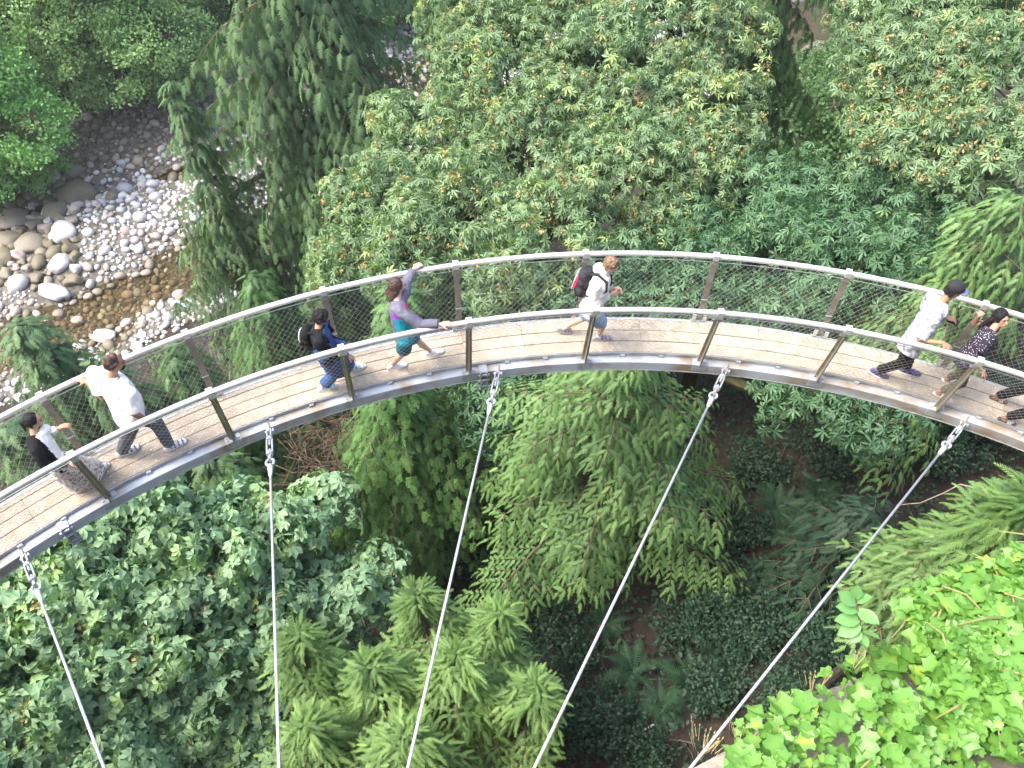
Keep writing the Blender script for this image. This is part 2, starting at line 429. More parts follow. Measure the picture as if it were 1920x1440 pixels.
# diamond wire mesh, one panel per bay and side
def wire_panel(k, near):
    Rb, Rt = (RNEAR - .02, RN_RAIL + .012) if near else (RFAR + .02, RF_RAIL - .012)
    z0, z1 = .012, RAIL_Z - .095
    a = PHI0 + DPHI * k; b = a + DPHI
    cell = DPHI / 21; nrow = 22; hw = .0017
    V = []; Fc = []
    amp = .16
    # zigzag strands: row j follows alternating half cells, giving flat diamonds
    def P(u, w):
        R = Rb + (Rt - Rb) * w; return arc(a + u, R, z0 + (z1 - z0) * w)
    ncol = 42
    for dirn in (1, -1):
        for st in range(-nrow, ncol + nrow):
            pts = []
            for j in range(nrow + 1):
                c = st + dirn * j
                if 0 <= c <= ncol: pts.append(P(c * DPHI / ncol, j / nrow))
            # keep every second strand of each direction so that the cells read as diamonds
            if st % 2 == 0 and len(pts) > 1:
                pts = [pts[0]] + pts[2:-1:2] + [pts[-1]] if len(pts) > 3 else pts
                base = len(V)
                for i, p in enumerate(pts):
                    nrm = radial(a + DPHI / 2); V += [p + np.array([0, 0, hw * 1.15]), p - np.array([0, 0, hw * .6]) + nrm * hw, p - np.array([0, 0, hw * .6]) - nrm * hw]
                for i in range(len(pts) - 1):
                    q = base + 3 * i
                    for j in range(3): Fc.append((q + j, q + (j + 1) % 3, q + 3 + (j + 1) % 3, q + 3 + j))
    o = obj('wire_mesh', np_mesh('wire_mesh', np.array(V), np.array(Fc), [M_WIRE]), walk); o['kind'] = 'stuff'
for k in range(K0, K1):
    wire_panel(k, True); wire_panel(k, False)
# beam splice clamps that hang under the near beam
for px, py in ((905, 690), (118, 985)):
    p = atz(px, py, BT); ph = math.atan2(p[0] - CX, p[1] - CY)
    mm = MB(); R0 = np.stack([tang(ph), radial(ph), (0, 0, 1)], 1)
    for s in (-.045, .045):
        mm.box(arc(ph, RNEAR - .15, BT - .15) + tang(ph) * s, .014, .05, .40, R0)
    mm.box(arc(ph, RNEAR - .07, BT + .012), .12, .15, .02, R0)
    mm.box(arc(ph, RNEAR - .10, BT - .36), .13, .14, .02, R0)
    for zz in (-.02, -.14, -.28):
        mm.tube([arc(ph, RNEAR - .16, BT + zz) - tang(ph) * .08, arc(ph, RNEAR - .16, BT + zz) + tang(ph) * .08], .016, 6)
    mm.build('splice_clamp', M_GALV, walk)

# ------------------------------------------------------------------ suspension cables to the anchor on the cliff
d0 = FW - .256 * R2 - 1.0375 * U2
ANCH = C0 + d0 * 5.15
cable_txt = ['leftmost steel cable, running up to the deck beside the woman in the black cardigan',
             'near vertical steel cable second from left, left of the brown dry branches',
             'third steel cable from the left, just right of the clamp hanging under the deck',
             'fourth steel cable crossing in front of the big light green cedar',
             'rightmost steel cable, slanting over the dark ferns to the lower edge']
def cable(px, py, label):
    p = atz(px, py, BT - .02)
    ph = math.atan2(p[0] - CX, p[1] - CY)
    s = arc(ph, RNEAR - .10, BT - .02)
    d = unit(ANCH - s); X = tang(ph); X = unit(X - d * (X @ d)); Y = np.cross(d, X)
    R = np.stack([X, Y, d], 1)
    t = thing('suspension_cable', label, 'cable', tuple(s), 0, 'cables holding the walkway')
    def W(x, y, z): return R @ np.array([x, y, z])
    def tb(mm, pts, r, k=8): mm.tube([W(*q) for q in pts], r, k)
    mm = MB(); mm.box(W(0, 0, .03), .022, .085, .17, R); mm.build('lug', M_LUG, t)
    mm = MB()
    for sx in (-.024, .024): mm.box(W(sx, 0, .13), .014, .062, .14, R)
    tb(mm, [(-.052, 0, .09), (.052, 0, .09)], .018); mm.box(W(.052, 0, .09), .02, .045, .045, R)
    tb(mm, [(0, 0, .18), (0, 0, .26)], .02); mm.build('clevis', M_GALV, t)
    mm = MB()
    for sx in (-.034, .034): mm.box(W(sx, 0, .38), .018, .032, .26, R)
    for zz in (.245, .515): tb(mm, [(0, 0, zz - .025), (0, 0, zz + .025)], .043)
    tb(mm, [(0, 0, .25), (0, 0, .35)], .014); tb(mm, [(0, 0, .43), (0, 0, .62)], .014); mm.build('turnbuckle', M_GALV, t)
    mm = MB()
    ring = [(.048 * math.sin(q), 0, .675 + .062 * math.cos(q)) for q in np.linspace(0, 2 * math.pi, 15)]
    tb(mm, ring, .018, 6); mm.box(W(0, 0, .615), .03, .07, .05, R); mm.build('eye_link', M_GALV, t)
    mm = MB(); mm.tube([W(0, 0, .73), W(0, 0, .78), W(0, 0, .92)], [.040, .036, .022], 8); mm.build('socket', M_STEEL, t, True)
    L = np.linalg.norm(ANCH - s); mm = MB()
    mm.tube([W(0, 0, .88), W(0, 0, L * .5), W(0, 0, L)], .0155, 8); mm.build('strand', M_CABLE, t, True)
for (px, py), lb in zip(((40, 1032), (503, 797), (934, 688), (1363, 688), (1811, 790)), cable_txt): cable(px, py, lb)
# ------------------------------------------------------------------ foliage building blocks
def gpix(px, py):
    """where the sight line through a pixel meets the ground"""
    d = ray(px, py); t = 6.0
    while t < 140:
        p = C0 + d * t
        if p[2] < ground_h(p[0], p[1]): break
        t += .25
    p = C0 + d * t; return np.array([p[0], p[1], ground_h(p[0], p[1])])
def tris_from_quads(F):
    out = []
    for f in F:
        for i in range(1, len(f) - 1): out.append((f[0], f[i], f[i + 1]))
    return np.array(out)
def maple_leaf(seed, wd=1.0):
    r = random.Random(seed); V = [(0, 0.0, 0), (0, .32, .03)]; F = []
    ctr_ = 1
    for ang, L in ((0, .72), (44, .68), (-44, .68), (96, .5), (-96, .5)):
        a = math.radians(ang + r.uniform(-5, 5)); L *= r.uniform(.92, 1.08)
        d = np.array([math.sin(a), math.cos(a)]); n = np.array([d[1], -d[0]])
        c = np.array([0, .32]); fold = r.uniform(.02, .09)
        def P(f, w, z): q = c + d * L * f + n * L * w * wd; return (q[0], q[1], z)
        dr = r.uniform(.10, .34)
        b = len(V)
        if wd > 1.2:
            V += [P(.64, -.17, fold - .5 * dr), P(1.0, 0, -1.2 * dr), P(.64, .17, fold - .5 * dr), P(.52, 0, -.04 - .4 * dr)]
            F += [(ctr_, b, b + 3), (b, b + 1, b + 3), (b + 1, b + 2, b + 3), (b + 2, ctr_, b + 3)]
        else:
            V += [P(.60, -.155, fold - .5 * dr), P(1.0, 0, -1.2 * dr), P(.60, .155, fold - .5 * dr)]
            F += [(ctr_, b, b + 1), (ctr_, b + 1, b + 2)]
    tv = np.full(len(V), -.03); tv[:2] = .14
    return np.array(V), np.array(F), tv
def ivy_leaf(seed):
    r = random.Random(seed); f = r.uniform(.10, .22)
    pts = [(0, 0), (.20, -.10), (.44, .02), (.36, .26), (.50, .50), (.26, .60), (.14, .84), (0, 1.0)]
    V = [(0, .0, 0), (0, .35, -f * .5), (0, .7, -f * .5), (0, 1.0, -f * .9)]
    F = []
    for s in (1, -1):
        b = len(V); V += [(s * x, y, f * abs(x) * 1.2 - .5 * f * (y ** 2) * .6 + r.uniform(-.02, .02)) for x, y in pts[1:7]]
        q = [b + i for i in range(6)]
        T = [(0, q[0], q[1]), (0, q[1], 1), (1, q[1], q[2]), (1, q[2], q[3]), (1, q[3], 2), (2, q[3], q[4]), (2, q[4], q[5]), (2, q[5], 3)]
        F += [t if s > 0 else t[::-1] for t in T]
    tv = np.full(len(V), -.06); tv[:4] = .20; tv[1] = .28
    return np.array(V), np.array(F), tv
def oval_leaf(w=.28):
    V = np.array([(0, 0, 0), (w * .8, .3, .05), (w, .55, .04), (.0, 1.0, -.12), (-w, .55, .04), (-w * .8, .3, .05), (0, .5, -.04)])
    F = np.array([(0, 1, 6), (1, 2, 6), (2, 3, 6), (3, 4, 6), (4, 5, 6), (5, 0, 6)])
    return V, F
def kite():
    return np.array([(0, 0, 0), (.34, .5, .07), (0, 1, -.05), (-.34, .5, .07)]), np.array([(0, 1, 2), (0, 2, 3)])
def spray(seed, n=9, sub=0, droop=.28, lat=.42, width=.036, ang=52, slim=True):
    """flat conifer spray: axis along +y, feathered on both sides"""
    r = random.Random(seed); V = []; F = []
    def ax(t): return np.array([.05 * math.sin(3 * t + seed), t, -droop * t * t])
    def sliver(p, q, w):
        b = len(V); d = q - p; nn = unit(np.cross(d, (0, 0, 1))); m_ = p + d * .55
        V.extend([p + nn * w, q, p - nn * w]) if slim else V.extend([p, m_ + nn * w, q, m_ - nn * w]); F.extend([(b, b + 1, b + 2)] if slim else [(b, b + 1, b + 2), (b, b + 2, b + 3)])
    sliver(ax(0), ax(1), .02)
    for i in range(n):
        t = .08 + .90 * i / n
        for s in (1, -1):
            tt = t + (.04 if s > 0 else 0); L = (lat * (1 - .75 * tt) + .03) * r.uniform(.75, 1.15)
            a = math.radians(ang + r.uniform(-8, 8)); d = np.array([s * math.sin(a), math.cos(a), -.18 + r.uniform(-.2, .12)])
            p = ax(tt); q = p + d * L; 
            if not sub: sliver(p, q, width * (.7 + .6 * L / lat))
            else:
                sliver(p, q, width * .45)
                for j in range(sub):
                    u = (j + .6) / sub
                    for s2 in (1, -1):
                        a2 = a * s + s2 * math.radians(48); l2 = L * .36 * (1 - .6 * u) + .02
                        d2 = np.array([math.sin(a2), math.cos(a2), -.25]); sliver(p + d * L * u, p + d * L * u + d2 * l2, width * .36)
    return np.array(V), np.array(F)
def basis(y, z):
    """rotation arrays from leaf axis y and rough normal z"""
    y = unit(y); x = unit(np.cross(y, z)); z = np.cross(x, y); return np.stack([x, y, z], -1)
def scatter(temps, pos, R, s, tint, pick=None):
    """joined mesh arrays of many copies of the template shapes"""
    Vs, Fs, Ts = [], [], []; off = 0
    n = len(pos); which = rng.integers(0, len(temps), n) if pick is None else pick
    for k, tp in enumerate(temps):
        tv, tf = tp[:2]; m = which == k
        if not m.any(): continue
        V = np.einsum('nij,kj->nki', R[m], tv) * s[m][:, None, None] + pos[m][:, None, :]
        nk = len(tv); c = m.sum()
        F = (tf[None] + (np.arange(c) * nk)[:, None, None] + off).reshape(-1, 3)
        Vs.append(V.reshape(-1, 3)); Fs.append(F); Ts.append(np.clip(np.repeat(tint[m], nk) + (np.tile(tp[2], c) if len(tp) > 2 else 0), 0, 1)); off += c * nk
    return np.concatenate(Vs), np.concatenate(Fs), np.concatenate(Ts)
def largest_in_view(pos, size, limit, cell=16):
    """indices of the pieces that show largest from the viewpoint"""
    x, y, z = project(pos)
    ok = (z > .3) & (x > 4) & (x < 1916) & (y > 4) & (y < 1436)
    # not behind the deck
    idx = np.where(ok)[0]; 
    key = (x[idx] // cell).astype(int) * 1000 + (y[idx] // cell).astype(int)
    o = np.lexsort((z[idx], key)); ks = key[o]; first = np.concatenate([[True], ks[1:] != ks[:-1]])
    front = idx[o[first]]
    return front[np.argsort(-(size[front] / z[front]))][:limit]
LEAF_MESH = {}
def leaf_objects(parent, temps, key, mats, pos, R, s, tint, sel, which, name='leaf'):
    """single leaves as parts, sharing a few meshes"""
    for i in sel:
        tq = min(4, int(tint[i] * 5)); kk = (key, int(which[i]), tq)
        if kk not in LEAF_MESH:
            tv, tf = temps[which[i]][:2]; LEAF_MESH[kk] = np_mesh(name, tv, tf, mats, tint=np.clip(np.full(len(tv), (tq + .5) / 5) + (temps[which[i]][2] if len(temps[which[i]]) > 2 else 0), 0, 1))
        o = bpy.data.objects.new(name, LEAF_MESH[kk]); COL.objects.link(o); o.parent = parent
        Mx = Matrix.Identity(4)
        for a in range(3):
            for b in range(3): Mx[a][b] = float(R[i][a][b] * s[i])
            Mx[a][3] = float(pos[i][a])
        o.matrix_local = Mx
def taper_tube(mm, a, b, r0, r1, k=6, n=6, sag=0.0, wob=.0, mi=0):
    a = np.array(a, float); b = np.array(b, float); L = np.linalg.norm(b - a)
    pts = [a + (b - a) * t + np.array([wob * L * math.sin(5 * t + a[0]), wob * L * math.cos(4 * t + a[1]), -sag * L * 4 * t * (1 - t)]) * min(1, 4 * t * (1 - t) + .0) for t in np.linspace(0, 1, n)]
    mm.tube(pts, np.linspace(r0, r1, n), k, mi)
MAPLE_T = [maple_leaf(i) for i in range(4)]
MAPLE_W = [maple_leaf(i + 30, 1.85) for i in range(4)]
IVY_T = [ivy_leaf(i) for i in range(4)]
KITE = [kite()]
OVAL = [oval_leaf()]
SPRAY_F = [spray(i, 9, 0, .30, .40, .042) for i in range(3)]
SPRAY_N = [spray(i + 5, 9, 1, .30, .42, .075, 55) for i in range(3)]
SPRAY_C = [spray(i + 9, 11, 0, .42, .27, .030, 47) for i in range(4)]

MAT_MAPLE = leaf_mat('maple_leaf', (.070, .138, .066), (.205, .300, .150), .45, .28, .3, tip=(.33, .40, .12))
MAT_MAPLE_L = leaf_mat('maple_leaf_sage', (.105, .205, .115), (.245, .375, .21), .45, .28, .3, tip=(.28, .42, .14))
MAT_MAPLE_D = leaf_mat('maple_leaf_shade', (.045, .112, .056), (.125, .225, .110), .45, .25, .3, tip=(.17, .29, .08))  # darker copy of the maple leaf, shade put into the colour
MAT_HEML = leaf_mat('hemlock_needles', (.042, .090, .038), (.125, .215, .090), .55, .22, .3, tip=(.165, .27, .115))
MAT_HEML_G = leaf_mat('hemlock_needles_bright', (.035, .085, .028), (.100, .205, .060), .55, .22, .35, tip=(.14, .26, .08))
MAT_CEDAR = leaf_mat('cedar_fronds', (.040, .095, .030), (.150, .270, .085), .5, .25, .3, tip=(.22, .36, .12))
MAT_CEDAR_Y = leaf_mat('cedar_fronds_yellow', (.055, .120, .032), (.185, .310, .085), .5, .27, .3, tip=(.29, .41, .12))
MAT_ALDER = leaf_mat('alder_leaves', (.13, .24, .085), (.26, .40, .15), .5, .3, .3, tip=(.31, .45, .18))
MAT_ALDER_B = leaf_mat('bright_alder_leaves', (.12, .27, .07), (.22, .42, .13), .5, .3, .3, tip=(.28, .48, .16))
MAT_BUSH = leaf_mat('bush_leaves', (.055, .12, .038), (.125, .22, .065), .5, .3, .3)
MAT_FERN = leaf_mat('fern_fronds', (.014, .042, .018), (.034, .085, .034), .55, .2, .3)  # fern green darkened, the hollow's shade is in the colour
MAT_SHRUB = leaf_mat('shade_shrub_leaves', (.014, .038, .020), (.034, .075, .038), .55, .2, .3)  # leaf green darkened to carry the shade of the forest floor
MAT_IVY = leaf_mat('ivy_leaves', (.060, .160, .026), (.160, .335, .058), .42, .3, .4, tip=(.36, .46, .06))
MAT_SEED = leaf_mat('seed_bunches', (.26, .18, .075), (.42, .35, .17), .7, .2, .2)

# ------------------------------------------------------------------ broad-leaved trees
def lobe_points(lobes, dens, shell=(.62, 1.02), clump=.55, fill=5.5, inner=.70):
    """points and outward normals on clumped shells of the crown's lobes"""
    P, N, B = [], [], []
    for (c, r, w) in lobes:
        nclump = max(4, int(fill * (r / clump) ** 2 * w))
        u = unit(rng.normal(size=(nclump * 3, 3))); u = u[u[:, 2] > -.45][:nclump]
        rad = r * rng.uniform(inner, 1.0, len(u))
        cc = c + u * rad[:, None] * np.array([1, 1, .82])
        for q, uu in zip(cc, u):
            n = max(3, int(dens * rng.uniform(.6, 1.4)))
            v = rng.normal(size=(n, 3)); v = unit(v) * (rng.uniform(0, 1, (n, 1)) ** .4) * clump * rng.uniform(.7, 1.2)
            v[:, 2] *= .6
            P.append(q + v); N.append(unit(uu * .6 + np.array([0, 0, .75]) + .35 * unit(v))); B.append(np.full(n, rng.uniform(-.22, .22)))
    return np.concatenate(P), np.concatenate(N), np.concatenate(B)
def cull_inside(P, lobes, f=.58):
    keep = np.ones(len(P), bool)
    for (c, r, w) in lobes: keep &= np.linalg.norm((P - c) / np.array([1, 1, .82]), axis=1) > r * f
    return keep
def maple(label, lobes_px, base_off, leaf, dens, mt, group, seeds=0, nparts=300, trunk_r=.3, clump=.55, name='maple_tree', bark=None, tint0=.42, temps=None, flat=0.0):
    temps = temps or MAPLE_T; lobes = [(at(x, y, d), r, 1.0) for x, y, d, r in lobes_px]
    P, N, B = lobe_points(lobes, dens, clump=clump, fill=5.6, inner=.58)
    k = cull_inside(P, lobes, .42); P, N, B = P[k], N[k], B[k]
    # leaves in rosettes
    nl = 7; n = len(P)
    pos = np.repeat(P, nl, 0); nn = np.repeat(N, nl, 0); bb = np.repeat(B + rng.uniform(-.1, .1, n), nl)
    e1 = unit(np.cross(nn, np.tile([0.3, 1, .1], (len(nn), 1)))); e2 = np.cross(nn, e1)
    a = np.tile(np.arange(nl) * 2 * math.pi / nl, n) + np.repeat(rng.uniform(0, 6.28, n), nl) + rng.uniform(-.4, .4, n * nl)
    dr = np.cos(a)[:, None] * e1 + np.sin(a)[:, None] * e2
    dl = rng.uniform(-1.15 + flat, .15, n * nl)
    y = unit(dr * np.cos(dl)[:, None] + nn * np.sin(dl)[:, None] + np.array([0, 0, -.25]))
    pos = pos + dr * (leaf * rng.uniform(.12, .5, n * nl))[:, None] + nn * (leaf * rng.uniform(-.25, .3, n * nl))[:, None]
    R = basis(y, nn + rng.normal(size=(n * nl, 3)) * .38)
    s = leaf * rng.uniform(.62, 1.12, n * nl)
    tint = np.clip(tint0 + bb + rng.normal(size=n * nl) * .10, .02, .95)
    odd = rng.uniform(size=n * nl) < .006; tint[odd] = 1.0
    ctr = np.mean([c for c, r, w in lobes], 0)
    bx, by = ctr[0] + base_off[0], ctr[1] + base_off[1]; bz = ground_h(bx, by)
    t = thing(name, label, 'tree', (bx, by, bz), 0, group); O = np.array([bx, by, bz])
    which = rng.integers(0, len(MAPLE_T), n * nl)
    sel = largest_in_view(pos, s, nparts)
    leaf_objects(t, temps, mt.name + str(flat), [mt], pos - O, R, s, tint, sel, which)
    rest = np.ones(len(pos), bool); rest[sel] = False
    V, F, T = scatter(temps, pos[rest] - O, R[rest], s[rest], tint[rest], which[rest])
    cr_ = obj('crown', np_mesh('crown', V, F, [mt], tint=T), t); cr_['kind'] = 'stuff'
    # wood: trunk, a limb to every lobe, twigs
    m = MB(); fork = O * .35 + ctr * .65 - np.array([0, 0, .6])
    taper_tube(m, O - np.array([0, 0, .6]), fork, trunk_r, trunk_r * .6, 8, 9, 0, .02); m.build('trunk', bark or M_MOSSBARK, t).matrix_parent_inverse = Matrix.Translation(-Vector(O))
    for c, r, w in lobes:
        m = MB(); taper_tube(m, fork, c, trunk_r * .42, .045, 6, 8, .05, .03); 
        for q in range(9):
            u = unit(rng.normal(size=3) + np.array([0, 0, .5])); taper_tube(m, c - u * .1, c + u * r * .9, .035, .008, 4, 5, .04, .03)
        o = m.build('limb', bark or M_MOSSBARK, t); o.matrix_parent_inverse = Matrix.Translation(-Vector(O))
    if seeds:
        front = largest_in_view(P, np.ones(n), n, 22); pk = front[rng.permutation(len(front))[:seeds]]
        k2 = 16; ps = np.repeat(P[pk] + N[pk] * .06, k2, 0) + rng.normal(size=(len(pk) * k2, 3)) * .055
        yy = unit(rng.normal(size=(len(ps), 3)) * .7 + np.array([0, 0, -.6]))
        V, F, T = scatter(KITE, ps - O, basis(yy, rng.normal(size=(len(ps), 3))), rng.uniform(.055, .10, len(ps)), rng.uniform(0, 1, len(ps)))
        o = obj('seed_bunches', np_mesh('seed_bunches', V, F, [MAT_SEED], tint=T), t); o['kind'] = 'stuff'
    return t

def small_leaved(label, lobes_px, base_off, leaf, dens, mt, group, name='alder_tree', clump=.5, trunk_r=.14, temps=KITE, cat='tree', tint0=.45, to_ground=True, twigs=7):
    lobes = [(np.asarray(l[0]), l[1], 1.0) if len(l) == 2 else (at(*l[:3]), l[3], 1.0) for l in lobes_px]
    P, N, B = lobe_points(lobes, dens, clump=clump)
    k = cull_inside(P, lobes, .5); P, N, B = P[k], N[k], B[k]; n = len(P)
    y = unit(rng.normal(size=(n, 3)) + N * .5 + np.array([0, 0, -.3]))
    R = basis(y, N + rng.normal(size=(n, 3)) * .5); s = leaf * rng.uniform(.6, 1.2, n)
    tint = np.clip(tint0 + B + rng.normal(size=n) * .14, 0, 1)
    ctr = np.mean([c for c, r, w in lobes], 0)
    bx, by = ctr[0] + base_off[0], ctr[1] + base_off[1]; O = np.array([bx, by, ground_h(bx, by)])
    t = thing(name, label, cat, tuple(O), 0, group)
    V, F, T = scatter(temps, P - O, R, s, tint)
    c_ = obj('crown', np_mesh('crown', V, F, [mt], tint=T), t); c_['kind'] = 'stuff'
    m = MB(); top = ctr - np.array([0, 0, .3]); taper_tube(m, O - O - np.array([0, 0, .4]), top - O, trunk_r, trunk_r * .5, 7, 7, 0, .03); m.build('trunk', M_BARK, t)
    m = MB()
    for c, r, w in lobes:
        taper_tube(m, (O * .3 + top * .7) - O, c - O, trunk_r * .5, .03, 5, 6, .03, .03)
        for q in range(twigs):
            u = unit(rng.normal(size=3) + np.array([0, 0, .4])); taper_tube(m, c - O, c + u * r * .95 - O, .025, .006, 4, 4, .03, .02)
    o = m.build('limbs', M_TWIG, t); o['kind'] = 'stuff'
    return t

# ------------------------------------------------------------------ conifers: trunk and single branches
def conifer(label, base, ztop, rmax, nb, mt, group, temps=SPRAY_F, slen=.5, gap=.3, droop=.25, up=.15, lean=(0, 0), u0=.12, prof=.75, name='hemlock_tree',
            tr=.22, tint0=.42, lat=.42, bare=.12, az=None, hang=0.0, rmin=.35, vary=.55, sp=.48):
    base = np.array(base, float); Ht = ztop - base[2]
    t = thing(name, label, 'tree', tuple(base), 0, group)
    def axis(u): return np.array([lean[0] * u * u, lean[1] * u * u, Ht * u])
    m = MB(); us = np.linspace(0, 1, 12); m.tube([axis(u) - np.array([0, 0, .5 * (u == 0)]) for u in us], tr * (1 - us) + .012, 8); m.build('trunk', M_BARK, t)
    for i in range(nb):
        u = u0 + (1 - u0) * (i + rng.uniform(0, .8)) / nb
        a = i * 2.39996 + rng.uniform(-.35, .35)
        if az is not None and rng.uniform() < .75: a = az[0] + rng.uniform(-az[1], az[1])
        L = (rmax * (1 - u) ** prof) * rng.uniform(vary, 1.12) + rmin * (1 - .5 * u)
        el = min(1.4, up + .5 * (u - .4) + max(0, u - .86) * 6 + rng.uniform(-.1, .1))
        d0_ = np.array([math.cos(a) * math.cos(el), math.sin(a) * math.cos(el), math.sin(el)])
        side = np.array([-math.sin(a), math.cos(a), 0]); o0 = axis(u)
        bend = rng.uniform(-.12, .12)
        def bp(q): return o0 + d0_ * L * q + side * bend * L * q * q + np.array([0, 0, -droop * L * q * q * (1 + .3 * q)])
        pos, Y, Zn, S = [], [], [], []
        mw = MB(); mw.tube([bp(q) for q in np.linspace(0, .97, 7)], np.linspace(.008 + .007 * L, .004, 7), 4)
        nbl = max(3, int(L * (1 - bare) / gap))
        for j in range(nbl + 1):
            q = bare + (1 - bare) * (j + .3) / (nbl + .6); p = bp(q); tg = unit(bp(min(1, q + .05)) - bp(q - .05))
            if j == nbl: subs = [(tg, slen * .4)]
            else: subs = [(unit(tg * math.cos(1.0) + s_ * side * math.sin(1.0) + np.array([0, 0, -.12 - hang])), (lat * L * (1 - q * .8) + .15) * rng.uniform(.65, 1.1)) for s_ in (1, -1)]
            for dd, bl in subs:
                ns = max(1, int(bl / (slen * sp)))
                if bl > .3: mw.tube([p, p + dd * bl * .5 + np.array([0, 0, -.03 * bl]), p + dd * bl + np.array([0, 0, -.14 * bl - hang * .3 * bl])], [.010, .007, .004], 3, caps=False)
                sd_ = unit(np.cross(dd, (0, 0, 1)))
                for c in range(ns + 1):
                    f = c / max(1, ns); pp = p + dd * bl * f + np.array([0, 0, (-.14 - hang * .3) * bl * f * f])
                    for s_ in ((1, -1) if c < ns else (0,)):
                        yv = dd + s_ * sd_ * rng.uniform(.5, 1.0) + np.array([0, 0, -.25 - hang + rng.uniform(-.2, .15)])
                        pos.append(pp); Y.append(yv); Zn.append(np.array([0, 0, 1]) + dd * .25 + rng.normal(size=3) * .22); S.append(slen * rng.uniform(.7, 1.15) * (1 if bl > .25 else .8))
        pos = np.array(pos); S = np.array(S); R = basis(np.array(Y), np.array(Zn))
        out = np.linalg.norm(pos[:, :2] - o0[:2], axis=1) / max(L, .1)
        tint = np.clip(tint0 - .30 + .46 * out + rng.normal(size=len(pos)) * .12 + rng.uniform(-.16, .16), 0, 1)  # outer sprays lighter, inner ones darker: highlight and shade put into the tint
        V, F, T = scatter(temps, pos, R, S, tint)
        wv = np.concatenate(mw.V); wf = [f for f in mw.F]
        w4 = np.array([f for f in wf if len(f) == 4]) if any(len(f) == 4 for f in wf) else np.zeros((0, 4), int)
        me = np_mesh('branch', np.concatenate([V, wv]), [F, w4 + len(V)], [mt, M_TWIG], np.concatenate([np.zeros(len(F)), np.ones(len(w4))]), np.concatenate([T, np.zeros(len(wv))]))
        obj('branch', me, t)
    return t
def under(px, py, dist, dx=0, dy=0):
    p = at(px, py, dist); return (p[0] + dx, p[1] + dy, ground_h(p[0] + dx, p[1] + dy)), p[2]

def crown_lobes(px, py, Hh, Rr, n=9, low=.22):
    """lobes of a rounded crown standing on the ground at a place"""
    b = gpix(px, py) + np.array([RN[0], RN[1], 0]) * Rr * .5; b[2] = ground_h(b[0], b[1]); out = []
    for i in range(n):
        u = (i + .5) / n; a = i * 2.4 + rng.uniform(-.4, .4); w = Rr * (math.sin(math.pi * (.18 + .78 * u)) ** .8); rad = w * rng.uniform(.35, .7)
        out.append((b + np.array([math.cos(a) * rad, math.sin(a) * rad, Hh * (low + (.92 - low) * u)]), w * rng.uniform(.50, .68) + .25))
    return out
# ------------------------------------------------------------------ the trees of the canyon
maple('broad pale maple crown with orange seed bunches, filling the centre top above the railing',
      [(705, 400, 23, 1.5), (660, 480, 21.5, 1.0), (800, 270, 25, 1.9), (850, 420, 21.5, 1.7), (950, 120, 27, 2.4), (1000, 300, 24, 2.1), (1050, 440, 21, 1.7),
       (1150, 150, 26, 2.3), (1200, 330, 23, 1.9), (1260, 60, 27, 2.2), (1345, 200, 25, 1.5), (900, 30, 29, 2.0), (1380, 60, 27, 1.2), (880, 110, 28, 1.5), (890, 190, 26.5, 1.4), (1060, 60, 28, 2.0), (1100, 240, 25.5, 1.9), (960, 230, 26, 1.8), (1050, 180, 26.5, 1.8), (1300, 320, 24, 1.6), (780, 350, 24.5, 1.4), (770, 480, 20.5, 1.2), (960, 500, 19.5, 1.2)],
      (.5, 1.5), .30, 5.5, MAT_MAPLE, 'bigleaf maples', seeds=260, tint0=.58, trunk_r=.38)
maple('maple with cream seed bunches in the upper right corner, right of the mossy trunk',
      [(1655, 130, 24, 1.4), (1750, 50, 26, 1.9), (1860, 150, 24, 1.9), (1800, 290, 22, 1.4), (1690, 260, 23, 1.2), (1910, 50, 26, 1.7), (1890, 300, 22, 1.2), (1630, 20, 26, .9), (1780, 170, 24, 1.2)],
      (1.5, 2.0), .31, 5, MAT_MAPLE, 'bigleaf maples', seeds=130, tint0=.52, trunk_r=.32)
maple('shade-darkened blue green maple right of centre, directly behind the far railing and below the deck',
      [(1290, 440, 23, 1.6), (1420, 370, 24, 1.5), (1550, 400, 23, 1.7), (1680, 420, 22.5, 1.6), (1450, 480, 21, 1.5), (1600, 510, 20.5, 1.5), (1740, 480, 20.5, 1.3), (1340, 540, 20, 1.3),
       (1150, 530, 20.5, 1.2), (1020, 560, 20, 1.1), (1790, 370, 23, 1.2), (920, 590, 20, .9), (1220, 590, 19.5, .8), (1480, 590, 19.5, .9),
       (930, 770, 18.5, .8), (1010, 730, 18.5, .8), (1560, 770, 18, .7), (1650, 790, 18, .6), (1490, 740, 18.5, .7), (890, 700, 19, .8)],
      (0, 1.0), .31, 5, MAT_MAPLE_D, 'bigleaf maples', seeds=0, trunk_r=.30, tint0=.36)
maple('wide maple crown seen from above in the lower left corner under two cables',
      [(260, 1010, 16.2, 1.0), (120, 1090, 16.2, 1.2), (380, 1050, 16.6, 1.1), (520, 1020, 17, .75), (590, 950, 17.4, .42), (250, 1210, 16.4, 1.5), (450, 1190, 16.8, 1.3), (610, 1120, 17.3, .9), (690, 1090, 17.6, .6),
       (80, 1310, 16.4, 1.4), (330, 1380, 16.8, 1.4), (520, 1340, 17.2, 1.1), (620, 1240, 17.6, .9), (20, 1180, 16.5, 1.2), (-60, 1380, 16.5, 1.4), (160, 1450, 16.6, 1.4), (480, 1460, 17.2, 1.2), (440, 960, 17.4, .5)],
      (0, -.5), .29, 8.0, MAT_MAPLE_L, 'bigleaf maples', seeds=40, tint0=.64, temps=MAPLE_W, flat=.45, trunk_r=.34)

